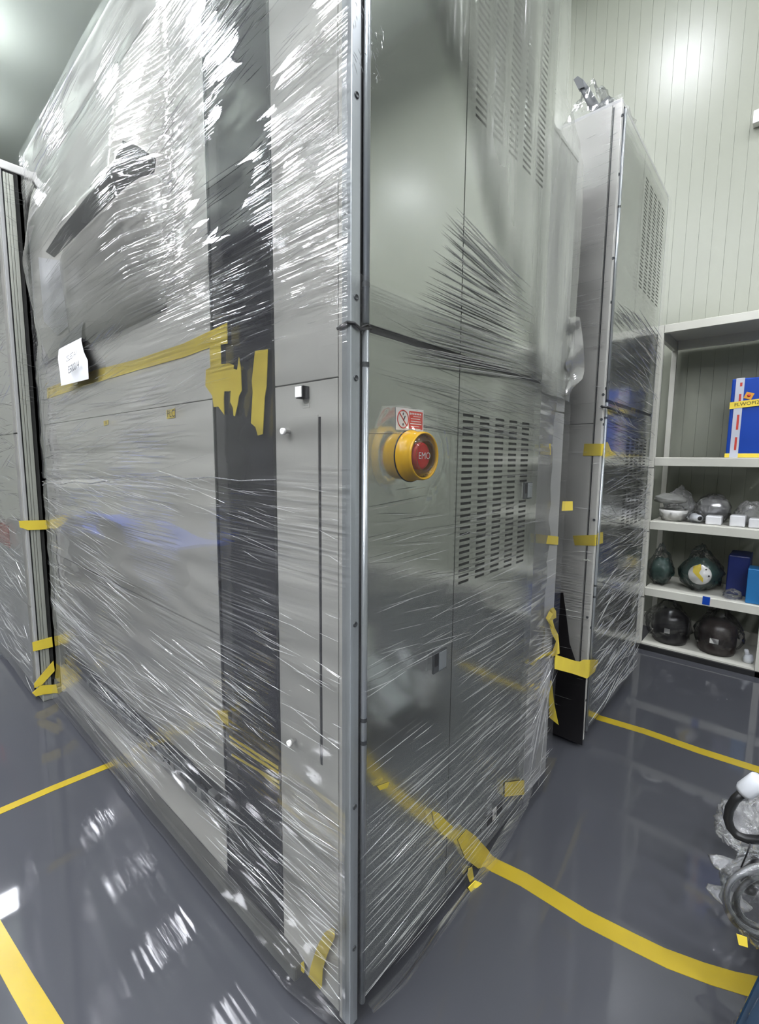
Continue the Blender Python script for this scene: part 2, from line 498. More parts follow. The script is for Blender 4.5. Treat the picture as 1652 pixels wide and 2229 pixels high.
def door_with_slots(name, y0, y1, z0, z1, x0, x1, slots, m, parent):
    """door leaf: sheet facing +x with real slot openings"""
    ys = sorted({y0, y1, *[round(s[0], 5) for s in slots], *[round(s[1], 5) for s in slots]})
    zs = sorted({z0, z1, *[round(s[2], 5) for s in slots], *[round(s[3], 5) for s in slots]})
    hole = set()
    yi = {y: i for i, y in enumerate(ys)}; zi = {z: i for i, z in enumerate(zs)}
    for s in slots:
        hole.add((yi[round(s[0], 5)], zi[round(s[2], 5)]))
    bm = bmesh.new(); V = {}

    def v(i, j):
        if (i, j) not in V: V[(i, j)] = bm.verts.new((x1, ys[i], zs[j]))
        return V[(i, j)]
    for i in range(len(ys) - 1):
        for j in range(len(zs) - 1):
            if (i, j) in hole: continue
            bm.faces.new((v(i, j), v(i + 1, j), v(i + 1, j + 1), v(i, j + 1)))
    r = bmesh.ops.extrude_face_region(bm, geom=list(bm.faces))
    for g in r['geom']:
        if isinstance(g, bmesh.types.BMVert): g.co.x = x0
    return obj(name, bm, m, parent)


SLOT_ME = {}


def slot_objs(slots, x, parent, joined=False):
    if joined:
        bm = bmesh.new()
        for (a, b, c, d) in slots:
            abox(bm, x - 0.012, x - 0.004, a - 0.001, b + 0.001, c - 0.001, d + 0.001)
        o = obj('vent_slot', bm, 'interior', parent); tag(o, kind='stuff'); return
    a, b, c, d = slots[0]; key = (round(b - a, 4), round(d - c, 4))
    for (a, b, c, d) in slots:
        if key not in SLOT_ME:
            bm = bmesh.new(); w, h = b - a, d - c
            # a shallow dark pocket behind the opening
            abox(bm, -0.012, -0.004, -w / 2 - 0.001, w / 2 + 0.001, -h / 2 - 0.001, h / 2 + 0.001)
            o = obj('vent_slot', bm, 'interior', parent); SLOT_ME[key] = o.data
        else:
            o = D.objects.new('vent_slot', SLOT_ME[key]); COL.objects.link(o); o.parent = parent
        o.matrix_parent_inverse = Matrix(); o.location = Vector((x, (a + b) / 2, (c + d) / 2)) - parent_loc(parent)


def parent_loc(p):
    return p.matrix_world.translation.copy() if p.parent is None else Vector((0, 0, 0))


def screw(parent, x, y, z, nrm):
    lathe('screw', [(0, 0.0052), (0.0015, 0.0050), (0.0022, 0.0036), (0.0010, 0.0030), (0.0010, 0.0)], (x, y, z), nrm, 'dark_metal', parent, n=14)


VENT_LO = vent_holes(0.354, 1.253, 5, 28, 0.0457, 0.076, 0.0062, 0.01437, skip=[(4, r) for r in (12, 13, 14)])
VENT_UP = vent_holes(0.370, 2.295, 5, 30, 0.0457, 0.076, 0.0062, 0.01437)


def machine(ox, oy, z0, label, near, post='post_steel', rear_top=None):
    """tool cabinet with its near corner at (ox,oy): panelled front on y=oy, steel doors on x=ox"""
    r = empty('wrapped_machine', (ox, oy, 0)); tag(r, label, 'machine')

    def B(name, x0, x1, y0, y1, za, zb, m, p=r, bev=0.0012):
        return box(name, ox + x0, ox + x1, oy + y0, oy + y1, za, zb, m, p, bev)
    dep = 0.985 if rear_top else 0.80
    B('cabinet_body', -1.925, -0.022, 0.022, 0.778, z0 + 0.02, 2.38, 'interior')
    B('top_cover', -1.93, -0.002, 0.002, 0.79, 2.38, 2.392, 'panel_edge')
    B('base_frame', -1.93, -0.01, 0.03, dep - 0.005, z0 - 0.012, z0 + 0.02, 'dark_metal')
    for (fx, fy) in ((-0.12, 0.12), (-1.8, 0.12), (-0.12, dep - 0.12), (-1.8, dep - 0.12), (-0.42, 0.07)):
        lathe('levelling_foot', [(0, 0.0), (0, 0.035), (0.012, 0.033), (0.016, 0.012), (z0 - 0.012, 0.012)], (ox + fx, oy + fy, 0.0), (0, 0, 1), 'dark_metal', r, n=16)
    # front panels
    B('corner_panel', -0.212, -0.032, 0.0, 0.022, 1.2895, 2.38, 'panel')
    lowp = B('corner_panel', -0.212, -0.032, 0.0, 0.022, 0.04, 1.2875, 'panel')
    B('edge_strip', -0.0305, -0.002, 0.0005, 0.022, 0.03, 2.38, 'panel')
    B('smoked_panel', -0.447, -0.2225, 0.003, 0.02, 0.05, 2.38, 'smoked')
    B('dark_trim', -0.2215, -0.2135, 0.0, 0.02, 0.05, 2.38, 'black')
    B('dark_trim', -0.453, -0.4485, 0.0, 0.02, 0.05, 2.38, 'black')
    for (za, zb) in ((2.212, 2.38), (1.285, 2.208), (0.7175, 1.283), (0.441, 0.7135), (0.30, 0.437)):
        B('front_panel', -1.905, -0.4545, 0.0, 0.022, za, zb, 'panel')
    B('front_panel', -1.905, -0.4545, 0.0, 0.022, 0.05, 0.185, 'panel')
    B('side_trim', -1.93, -1.907, 0.0, 0.03, 0.05, 2.38, 'panel_edge')
    B('base_rail', -1.85, -0.135, -0.030, 0.0, 0.042, 0.078, 'rail_grey', bev=0.006)
    # doors on the x side
    B('corner_post', -0.022, 0.0, 0.0, 0.0215, 0.03, 2.38, post)
    tube('hinge_rod', [(ox + 0.001, oy + 0.034, 0.06), (ox + 0.001, oy + 0.034, 1.366)], 0.0062, 'post_steel', r, n=12)
    tube('hinge_rod', [(ox + 0.001, oy + 0.034, 1.378), (ox + 0.001, oy + 0.034, 2.37)], 0.0062, 'post_steel', r, n=12)
    for z in (1.31, 1.44, 0.62, 0.665, 2.05):
        lathe('hinge_collar', [(-0.004, 0.0068), (0.004, 0.0068)], (ox + 0.001, oy + 0.034, z), (0, 0, 1), 'dark_metal', r, n=14)
    for z in (1.72, 1.415, 1.285, 0.855, 0.50, 0.2, 2.15):
        screw(r, ox + 0.0, oy + 0.0115, z, (1, 0, 0))
    for nm, za, zb, sl in (('lower_door', 0.06, 1.366, VENT_LO), ('upper_door', 1.379, 2.375, VENT_UP)):
        d = B(nm, -0.02, 0.0, 0.0425, 0.3345, za, zb, 'steel')
        sl2 = [(oy + a, oy + b, c, e) for a, b, c, e in sl]
        dv = door_with_slots(nm, oy + 0.3365, oy + 0.776, za, zb, ox - 0.004, ox, sl2, 'steel', r)
        slot_objs(sl2, ox, dv, joined=not near)
    B('door_seal', -0.02, -0.003, 0.0225, 0.776, 1.366, 1.379, 'black')
    B('door_seal', -0.022, -0.002, 0.0222, 0.027, 0.06, 2.37, 'black')
    if rear_top:
        B('rear_unit', -1.925, -0.03, 0.79, 0.985, z0 + 0.02, rear_top - 0.01, 'interior')
        B('rear_panel', -0.03, -0.008, 0.782, 0.985, 0.05, 1.30, 'panel_edge')
        B('rear_panel', -0.03, -0.008, 0.782, 0.985, 1.305, rear_top, 'panel_edge')
        B('rear_cover', -1.93, -0.006, 0.79, 0.99, rear_top, rear_top + 0.012, 'panel_edge')
    else:
        B('back_panel', -1.93, -0.002, 0.780, 0.80, 0.05, 2.38, 'panel_edge')
    B('rear_frame', -0.03, -0.02, 0.776, 0.779, 0.05, 2.38, 'black')
    return r, lowp


M1, lowp = machine(0, 0, 0.06, 'large film-wrapped tool cabinet in the middle with red stop button', True, rear_top=2.06)
M2, _ = machine(0.02, 1.29, 0.09, 'film-wrapped cabinet standing behind the large machine near the storage rack', False, 'panel')

# ---- fittings on the large machine's front
acc = box('access_door', -0.152, -0.083, -0.0012, 0.0, 0.556, 1.228, 'panel', M1, bev=0.0006)
box('door_slot', -0.0822, -0.0762, -0.0006, 0.004, 0.553, 1.224, 'black', M1, bev=0.0003)
for (kx, kz) in ((-0.166, 1.20), (-0.160, 0.570)):
    lathe('latch_knob', [(0, 0.0035), (0.012, 0.0035), (0.013, 0.0065), (0.019, 0.0065), (0.019, 0.004), (0.016, 0.0)], (kx, 0, kz), (0, -1, 0), 'label_white', M1, n=16)
sw = box('switch', -0.127, -0.107, -0.016, 0.0, 1.258, 1.280, 'black', M1, bev=0.001)
box('switch_cap', -0.1262, -0.1085, -0.0185, -0.016, 1.2592, 1.2788, 'label_white', sw, bev=0.001)
lb = box('name_plate', -0.126, -0.106, -0.001, 0.0, 1.242, 1.250, 'panel', M1, bev=0.0002)
for k in range(3):
    box('print_line', -0.1225 + k * 0.0045, -0.1190 + k * 0.0045, -0.0012, -0.001, 1.2455, 1.2470, 'panel_edge', lb, bev=0)

# operator hood high on the front: recess shadow as a flat black patch above a rounded ledge
Lpatch('hood_opening_shade', [(268, 306), (300, 318), (340, 345), (336, 376), (306, 404), (240, 446), (180, 500), (118, 560), (100, 548), (128, 505), (186, 432), (246, 360)], 'black', M1, off=0.0005, thick=0.001)
fa, fb = ony(303, 397, -0.05), ony(104, 562, -0.05)
zt = (fa.z + fb.z) / 2 + 0.035
bm = bmesh.new(); prof = [(-0.001, zt - 0.34), (-0.001, zt)]
prof += [(-0.001 - 0.041 * math.sin(math.pi * k / 16), zt - 0.032 * (1 - math.cos(math.pi * k / 16))) for k in range(1, 9)]
prof += [(-0.041, zt - 0.07), (-0.035, zt - 0.13), (-0.024, zt - 0.20), (-0.011, zt - 0.27), (-0.003, zt - 0.32)]
ends = []
for dx, k in ((0, 0.02), (0.015, 0.30), (0.035, 0.55), (0.065, 0.80), (0.11, 0.95), (0.17, 1.0), (0.5, 1.0), (0.68, 0.9), (0.76, 0.6), (0.80, 0.02)):
    x = fa.x + 0.01 - dx * (fa.x - fb.x + 0.01) / 0.80
    ends.append([bm.verts.new((x, y * k, z - (1 - k) ** 2 * 0.03 * (1 if z > zt - 0.1 else 0))) for y, z in prof])
for P_, Q_ in zip(ends, ends[1:]):
    for k in range(len(prof)):
        k2 = (k + 1) % len(prof); bm.faces.new((P_[k], P_[k2], Q_[k2], Q_[k]))
bm.faces.new(ends[0]); bm.faces.new(ends[-1][::-1])
obj('rounded_flap', bm, 'panel', M1, smooth=True)

# dark gaps and clutter of the open plinth, seen through the film
rr = random.Random(3)
for k in range(26):
    x = -1.55 + k * 0.042 + rr.uniform(-0.01, 0.01); w = rr.uniform(0.015, 0.045); z = 0.195 + rr.uniform(-0.005, 0.03); h = rr.uniform(0.02, 0.06)
    box('plinth_part', x, x + w, 0.004, 0.02, z, z + h, rr.choice(['fabric_grey', 'dark_metal', 'panel_edge', 'fabric_grey']), M1, bev=0.002)
box('plinth_cable', -1.85, -0.46, -0.002, 0.006, 0.238, 0.246, 'fabric_grey', M1, bev=0.002)

# yellow tape on the front
Lpatch('yellow_tape', [(103, 845), (205, 806), (300, 782), (400, 748), (470, 715), (495, 703), (496, 748), (470, 752), (400, 778), (300, 806), (200, 836), (103, 868)], 'tape', M1, off=0.001)
Lpatch('yellow_tape', [(457, 752), (481, 748), (482, 793), (500, 791), (510, 795), (508, 818), (512, 845), (500, 852), (489, 852), (488, 868), (489, 903), (476, 885), (466, 886), (463, 862), (448, 840), (449, 805), (459, 800)], 'tape', M1, off=0.0022)
Lpatch('yellow_tape', [(508, 803), (517, 805), (521, 778), (525, 800), (527, 850), (521, 862), (518, 882), (512, 906), (509, 905), (508, 888), (502, 875), (503, 852)], 'tape', M1, off=0.0035)
Lpatch('yellow_tape', [(556, 764), (584, 760), (581, 842), (577, 866), (573, 945), (562, 948), (557, 930), (547, 921), (551, 853), (549, 830)], 'tape', M1, off=0.0035)
p = Lpatch('yellow_tape', [(363, 893), (381, 889), (381, 909), (364, 912)], 'tape', M1, off=0.001)
text('print', 'PLC', 0.026, (Lp(372, 901, 0.0022)), (1, 0, 0), (0, 0, 1), 'tape_text', p)
p = Lpatch('yellow_tape', [(226, 917), (236, 914), (236, 924), (227, 927)], 'tape', M1, off=0.001)
text('print', 'A', 0.018, (Lp(231, 920, 0.0022)), (1, 0, 0), (0, 0, 1), 'tape_text', p)
Lpatch('yellow_tape', [(721, 2019), (729, 2023), (729, 2040), (712, 2080), (703, 2110), (701, 2148), (697, 2152), (672, 2125), (678, 2100), (690, 2062), (706, 2030)], 'tape', M1, off=0.012)
Lpatch('yellow_tape', [(656, 2095), (661, 2092), (664, 2110), (662, 2118), (656, 2112)], 'tape', M1, off=0.012)
Lpatch('yellow_tape', [(472, 1545), (496, 1550), (498, 1578), (484, 1570)], 'tape', M1, off=0.001)
for k, (xa, ya, xb, yb) in enumerate([(500, 1600, 606, 1668), (502, 1612, 607, 1680), (505, 1640, 608, 1700), (560, 1672, 609, 1712)]):
    Lpatch('yellow_tape', [(xa, ya), (xb, yb), (xb, yb + 6), (xa, ya + 5)], 'tape', M1, off=0.001)

# ---- fittings on the doors
emo = lathe('emergency_stop', [(0.0, 0.050), (0.003, 0.050), (0.003, 0.047), (0.030, 0.0465), (0.034, 0.0455), (0.035, 0.0435), (0.033, 0.042), (0.010, 0.040), (0.008, 0.0)], (0, 0.166, 1.156), (1, 0, 0), 'yellow_plastic', M1, n=56)
lathe('stop_button', [(0.006, 0.020), (0.012, 0.020), (0.014, 0.026), (0.024, 0.0265), (0.027, 0.025), (0.0285, 0.020), (0.029, 0.0)], (0, 0.166, 1.156), (1, 0, 0), 'red_plastic', emo, n=40)
lathe('clear_cover', [(0.009, 0.039), (0.031, 0.0405), (0.0315, 0.0335), (0.036, 0.0315), (0.0365, 0.028), (0.0330, 0.027)], (0, 0.166, 1.156), (1, 0, 0), 'clear_guard', emo, n=40)
text('print', 'EMO', 0.0185, (0.0296, 0.1705, 1.156), (0, 1, 0), (0, 0, 1), 'label_white', emo, lift=0.0003)
lathe('gasket', [(-0.0005, 0.0), (-0.0005, 0.0505), (0.0012, 0.0515), (0.0012, 0.0)], (0, 0.166, 1.156), (1, 0, 0), 'black', emo, n=40)

wl = patch('warning_label', [Rp(861, 886, 0.0005), Rp(861, 935, 0.0005), Rp(920.5, 939.5, 0.0005), Rp(921.5, 893, 0.0005)], (1, 0, 0), 0.0006, 'label_white', M1)
ya, yb = Rp(862, 900).y, Rp(921, 900).y; za, zb = Rp(861, 935).z, Rp(861, 886).z
ym = ya + (yb - ya) * 0.45; zc = (za + zb) / 2; hx = 0.0012
box('red_field', 0.0011, hx + 0.0001, ym, yb - 0.003, za + 0.0035, zb - 0.0035, 'label_red', wl, bev=0)
bm = bmesh.new(); R = 0.0165; yc = (ya + ym) / 2 + 0.0005
atube(bm, [(hx, yc + R * math.cos(2 * math.pi * k / 28), zc + R * math.sin(2 * math.pi * k / 28)) for k in range(28)], 0.0011, 5, True)
atube(bm, [(hx, yc - R * 0.7, zc + R * 0.72), (hx, yc + R * 0.7, zc - R * 0.72)], 0.0011, 5)
obj('prohibition_ring', bm, 'label_red', wl)
bm = bmesh.new()
atube(bm, [(hx, yc, zc + 0.012), (hx, yc, zc + 0.008)], 0.0013, 5); atube(bm, [(hx, yc, zc - 0.012), (hx, yc, zc - 0.008)], 0.0013, 5)
atube(bm, [(hx, yc + 0.001, zc - 0.003), (hx, yc + 0.006, zc + 0.006)], 0.0012, 5)
obj('switch_sign', bm, 'ink', wl)
bm = bmesh.new()
for k, (w0, w1, hh) in enumerate([(0.16, 0.92, 0.0030), (0.3, 0.85, 0.0012), (0.12, 0.80, 0.0012), (0.12, 0.86, 0.0012), (0.08, 0.9, 0.0018), (0.12, 0.75, 0.0012), (0.2, 0.85, 0.0012)]):
    z = zb - 0.0085 - k * 0.0048; Yw = yb - 0.003 - ym
    if k == 0:
        for q in range(6):
            abox(bm, hx + 0.0001, hx + 0.0003, ym + Yw * (0.16 + q * 0.125), ym + Yw * (0.24 + q * 0.125), z - hh / 2, z + hh / 2)
        t = [bm.verts.new((hx + 0.0003, ym + Yw * 0.02 + 0.0005, z - 0.002)), bm.verts.new((hx + 0.0003, ym + Yw * 0.12 + 0.0005, z - 0.002)), bm.verts.new((hx + 0.0003, ym + Yw * 0.07 + 0.0005, z + 0.0025))]
        bm.faces.new(t)
    else:
        abox(bm, hx + 0.0001, hx + 0.0003, ym + Yw * w0, ym + Yw * w1, z - hh / 2, z + hh / 2)
obj('print', bm, 'label_white', wl)
# door latches: framed recess with paddle
for (y, z) in ((0.712, 1.064), (0.284, 0.697)):
    lt = box('door_latch', -0.002, 0.0025, y - 0.026, y + 0.026, z - 0.024, z + 0.024, 'dark_metal', M1, bev=0.001)
    box('latch_pocket', 0.0025, 0.0031, y - 0.023, y - 0.008, z - 0.008, z + 0.021, 'black', lt, bev=0.0003)
    box('latch_paddle', 0.0025, 0.0048, y - 0.007, y + 0.022, z - 0.021, z + 0.021, 'post_steel', lt, bev=0.001)
# black gasket strip that sags round the corner at the door split
tube('gasket_strip', [(-0.028, -0.004, 1.3665), (-0.018, -0.005, 1.369), (-0.004, -0.005, 1.3725), (0.004, 0.004, 1.371), (0.004, 0.018, 1.3655), (0.003, 0.024, 1.366), (0.006, 0.032, 1.370), (0.002, 0.045, 1.3715)], 0.0028, 'rubber', M1, n=8)
tube('gasket_strip', [(0.003, 0.022, 1.369), (0.008, 0.030, 1.3735), (0.004, 0.040, 1.374)], 0.0022, 'rubber', M1, n=8)
# base labels
for k, (a, m) in enumerate(((0.545, 'black'), (0.575, 'label_white'), (0.600, 'black'))):
    w = (0.028, 0.022, 0.035)[k]
    q = box('base_label', 0.0, 0.0012, a, a + w, 0.118, 0.150, m, M1, bev=0.0003)
    if k == 1: text('print', 'A', 0.02, (0.0012, a + w / 2, 0.134), (0, 1, 0), (0, 0, 1), 'ink', q)
screw(M1, 0.0, 0.505, 0.135, (1, 0, 0))
# yellow tape on the door side
Rpatch('yellow_tape', [(1099, 1703), (1141, 1698), (1141, 1729), (1098, 1734)], 'tape', M1, off=0.003)
Rpatch('yellow_tape', [(820, 1711), (847, 1702), (842, 1714), (826, 1720)], 'tape', M1, off=0.001)
Rpatch('yellow_tape', [(940, 1765), (955, 1770), (985, 1800), (978, 1825), (962, 1815), (945, 1795)], 'tape', M1, off=0.001)
Rpatch('yellow_tape', [(996, 1828), (1015, 1805), (1035, 1820), (1062, 1850), (1075, 1868), (1062, 1884), (1040, 1890), (1012, 1868)], 'tape', M1, off=0.001)
Rpatch('yellow_tape', [(1019, 1890), (1027, 1887), (1031, 1912), (1022, 1920), (1017, 1905)], 'tape', M1, off=0.002)
p = patch('yellow_tape', [onx(1018, 1932, 0.01), onx(1034, 1916, 0.012), onx(1048, 1922, 0.02), onx(1044, 1945, 0.022), onx(1038, 1961, 0.018), onx(1026, 1945, 0.012)], (1, 0, 0), 0.002, 'tape', M1)
for pts in ([(1176, 966), (1198, 966), (1198, 990), (1175, 990)], [(1166, 1162), (1215, 1168), (1214, 1186), (1166, 1182)], [(1224, 1091), (1246, 1091), (1246, 1111), (1222, 1112)]):
    patch('yellow_tape', [onx(x, y, -0.006) for x, y in pts], (1, 0, 0), 0.001, 'tape', M1)
# crumpled tape bunched at the rear lower edge
bm = bmesh.new(); rr = random.Random(5); pv = None
path = [(1205, 1322), (1204, 1336), (1196, 1350), (1202, 1366), (1209, 1384), (1214, 1402), (1211, 1414), (1198, 1424), (1184, 1430), (1170, 1436), (1158, 1448)]
rows = []
for i, (x, y) in enumerate(path):
    w_ = rr.uniform(3, 9); a = onx(x - w_, y + rr.uniform(-6, 6), -0.004 + rr.uniform(0, 0.012)); b = onx(x + w_ * 0.8, y + rr.uniform(-4, 9), -0.004 + rr.uniform(0, 0.012)); c = onx(x, y, 0.006)
    rows.append([bm.verts.new(a), bm.verts.new(c), bm.verts.new(b)])
for A, Bq in zip(rows, rows[1:]):
    for k in range(2): bm.faces.new((A[k], A[k + 1], Bq[k + 1], Bq[k]))
obj('crumpled_tape', bm, 'tape', M1)
# tape bridging from the large machine to the cabinet behind
patch('tape_strip', [onx(1209, 1425, 0.022), onx(1250, 1438, 0.028), onx(1262, 1440, 0.028), onx(1270, 1436, 0.028), onx(1302, 1436, 0.027), onx(1294, 1462, 0.027), onx(1277, 1477, 0.028), onx(1245, 1466, 0.028), onx(1207, 1456, 0.022)], (1, 0, 0), 0.0012, 'tape', None)
tag(D.objects['tape_strip'], 'yellow tape strip bridging the gap between the large machine and the cabinet behind', 'tape')


# ================================================================== STRETCH FILM
def undul(amp, fx, fz, seed, axis):
    o = Vector((seed, seed * 2.3, 0))

    def f(p):
        u = p.x if axis == 1 else p.y
        d = amp * (noise.noise(Vector((u * fx, p.z * fz, 0)) + o) + 0.5 * noise.noise(Vector((u * fx * 2.2, p.z * fz * 2.5, 3)) + o))
        q = p.copy()
        if axis == 1: q.y -= abs(d) + 0.0
        else: q.x += abs(d)
        return q
    return f


# front of the large machine: upper and lower wraps
def front_up(u, v):
    x = -1.935 + u * 1.937
    lo = 1.10 - 0.05 * (1 - u) ** 2
    return Vector((x, -0.010, lo + v * (2.392 - lo)))


def bulge(p):
    q = undul(0.005, 1.6, 8, 4.2, 1)(p)
    # film tented over the hood
    t = max(0, 1 - abs(p.x + 1.25) / 0.66); s = max(0, 1 - abs(p.z - 1.87) / 0.34)
    q.y -= 0.066 * min(1, t * 3.2) * s ** 0.7
    return q


sheet('film_front', front_up, 130, 90, 'film', M1, bulge)


def front_lo(u, v):
    x = -1.93 + u * 1.931
    hi = 1.105 - 0.07 * (1 - u) ** 2
    lo = 0.028
    z = lo + v * (hi - lo)
    return Vector((x, -0.013 - 0.028 * max(0, 1 - v * 7) * (1 if u < 0.92 else max(0, (1 - u) / 0.08)), z))


sheet('film_front', front_lo, 110, 70, 'film', M1, undul(0.004, 1.6, 9, 9.1, 1))
# rolled edge of the lower wrap
tube('film_edge', [front_lo(k / 30, 1.0) + Vector((0, -0.003, 0.003 * math.sin(k * 1.7))) for k in range(28)], 0.0014, 'wrinkle', M1, n=6)
tube('film_edge', [front_lo(k / 30, 0.985) + Vector((0, -0.003, 0.004 * math.sin(k * 1.1))) for k in range(14)], 0.0018, 'wrinkle', M1, n=6)


def wrinkles(name, parent, n, gen, nrm):
    bm = bmesh.new()
    for _ in range(n):
        g = gen()
        if g is None: continue
        A, Bq, w, h = g
        aridge(bm, A, Bq, nrm, w, h)
    o = obj(name, bm, 'wrinkle', parent); tag(o, kind='stuff')
    return o


def gen_front(z0, z1, ang, sd, y, seed, cl, lmin, lmax, wk=1.0, x0=-1.9, x1=0.0):
    q = random.Random(seed); o = Vector((seed * 1.3, 0, seed))

    def g():
        for _ in range(20):
            x = q.uniform(x0, x1); z = q.uniform(z0, z1)
            if noise.noise(Vector((x * 3.0, z * 3.0, seed))) > cl: break
        L = q.uniform(lmin, lmax) * (0.7 + 0.9 * abs(x))
        a = math.radians(ang + q.gauss(0, sd)); d = Vector((math.cos(a), 0, math.sin(a)))
        A = Vector((x, y, z)) - d * L / 2; Bq = A + d * L
        A.x = max(-1.93, min(0.0, A.x)); Bq.x = max(-1.93, min(0.0, Bq.x))
        A.z = max(0.05, min(2.39, A.z)); Bq.z = max(0.05, min(2.39, Bq.z))
        return A, Bq, q.uniform(0.0008, 0.0022) * wk * (0.8 + 0.4 * abs(x)), q.uniform(0.0006, 0.002)
    return g


NY = Vector((0, -1, 0)); NX = Vector((1, 0, 0))
wrinkles('film_wrinkles', M1, 520, gen_front(1.35, 2.36, 5, 4, -0.018, 11, 0.02, 0.03, 0.13), NY)
wrinkles('film_wrinkles', M1, 200, gen_front(1.12, 1.75, 4, 5, -0.017, 12, -0.1, 0.06, 0.28, 0.8, -1.9, -0.2), NY)
wrinkles('film_wrinkles', M1, 330, gen_front(0.45, 1.10, -4, 4, -0.020, 13, -0.1, 0.04, 0.22, 0.8), NY)
wrinkles('film_wrinkles', M1, 300, gen_front(0.06, 0.5, 1.5, 5, -0.021, 14, -0.15, 0.05, 0.26, 0.8), NY)


# door side of the large machine
def side_sheet(u, v):
    return Vector((0.008, 0.002 + u * 0.99, 0.03 + v * 1.42))


def side_disp(p):
    q = undul(0.003, 3, 8, 2.2, 0)(p)
    dd = math.hypot(p.y - 0.170, p.z - 1.156)
    q.x += 0.034 if dd < 0.05 else 0.034 * math.exp(-((dd - 0.05) / 0.035))
    return q


sheet('film_side', side_sheet, 90, 100, 'film_side', M1, side_disp)


def gen_side(y0, y1, z0, z1, ang, sd, seed, cl, lmin, lmax, wk=1.0, x=0.0125):
    q = random.Random(seed)

    def g():
        for _ in range(20):
            y = q.uniform(y0, y1); z = q.uniform(z0, z1)
            if noise.noise(Vector((y * 4.0, z * 4.0, seed))) > cl: break
        L = q.uniform(lmin, lmax); a = math.radians(ang + q.gauss(0, sd)); d = Vector((0, math.cos(a), math.sin(a)))
        A = Vector((x, y, z)) - d * L / 2; Bq = A + d * L
        for P in (A, Bq):
            P.y = max(0.01, min(0.99, P.y)); P.z = max(0.04, min(2.35, P.z))
        return A, Bq, q.uniform(0.0006, 0.0018) * wk, q.uniform(0.0006, 0.0018)
    return g


wrinkles('film_wrinkles', M1, 120, gen_side(0.15, 0.95, 1.20, 1.40, -3, 3, 21, -0.3, 0.10, 0.35), NX)
wrinkles('film_wrinkles', M1, 110, gen_side(0.06, 0.9, 0.70, 1.2, -1, 4, 22, -0.1, 0.05, 0.25, 0.8), NX)
wrinkles('film_wrinkles', M1, 260, gen_side(0.05, 0.95, 0.06, 0.75, 1, 3, 23, -0.2, 0.06, 0.30, 0.8), NX)


# fan of parallel folds pulled across the upper door
bm = bmesh.new(); q = random.Random(31)
for k in range(46):
    t = k / 45
    a = onx(1005 - 120 * t + q.uniform(-14, 10), 455 + 330 * t + q.uniform(-8, 8), 0.013)
    b = onx(1150 + 25 * t + q.uniform(-30, 10), 610 + 220 * t + q.uniform(-4, 4), 0.013)
    aridge(bm, a, b, NX, 0.0034, 0.0035)
tag(obj('film_wrinkles', bm, 'wrinkle_dense', M1), kind='stuff')


# loose draped film over the upper rear part of the machine
def drape(u, v):
    z = 1.34 + v * 1.06
    hi = 0.985 if z < 2.06 else max(0.795, 0.985 - (z - 2.06) * 3.2)
    return Vector((0.012, 0.03 + u * (hi - 0.03), z))


def cover(p):
    edge = 0.16 + 0.55 * max(0, (2.0 - p.z) / 0.62) + 0.05 * noise.noise(Vector((p.y * 6, p.z * 5, 1)))
    t = max(0.0, min(1.0, (p.y - edge) / 0.16))
    return t * t * (3 - 2 * t) * (0.75 + 0.5 * noise.noise(Vector((p.y * 14, p.z * 2.0, 4))))


def drape_disp(p):
    q = p.copy()
    k = min(1, cover(p) + 0.1)
    q.x += 0.012 * k * (0.6 + noise.noise(Vector((p.y * 9, p.z * 1.6, 5)))) + 0.004 * k * noise.noise(Vector((p.y * 28, p.z * 3, 9)))
    if p.y > 0.8:
        t = (p.y - 0.8) / 0.2
        q.x -= 0.05 * t * t * 0.4; q.y += 0.05 * t * max(0, 1 - abs(p.z - 1.75) / 0.7) * (1 + 0.4 * noise.noise(Vector((p.z * 5, 2, 2))))
    return q


dr = sheet('film_drape', drape, 110, 90, 'film_drape', M1, drape_disp)
ca = dr.data.attributes.new('cover', 'FLOAT', 'POINT')
for i in range(91 * 111):
    ca.data[i].value = max(0.0, cover(drape((i % 111) / 110, (i // 111) / 90)))


# film wrapped tight round the rear section, with a torn tail
def rear(u, v):
    return Vector((-0.002 - 0.02 * u * u, 0.775 + u * 0.222, 0.30 + v * 1.12))


sheet('film_rear', rear, 20, 60, 'film_dense', M1, undul(0.003, 8, 10, 6.3, 0))
bm = bmesh.new(); q = random.Random(8); rows = []
for i in range(15):
    t = i / 14; y = 690 + t * 170
    wl_ = 1236 + 6 * math.sin(i * 1.3) ; wr = 1262 + 10 * math.sin(t * 2.6) * (1 if t < 0.8 else 0.2) - (24 * max(0, t - 0.75) * 4)
    rows.append([bm.verts.new(onx(wl_ + (wr - wl_) * s, y + q.uniform(-3, 3), 0.01 + 0.012 * math.sin(s * 3 + i))) for s in (0, 0.3, 0.6, 1)])
for A, Bq in zip(rows, rows[1:]):
    for k in range(3): bm.faces.new((A[k], A[k + 1], Bq[k + 1], Bq[k]))
obj('film_tail', bm, 'film_dense', M1, smooth=True)
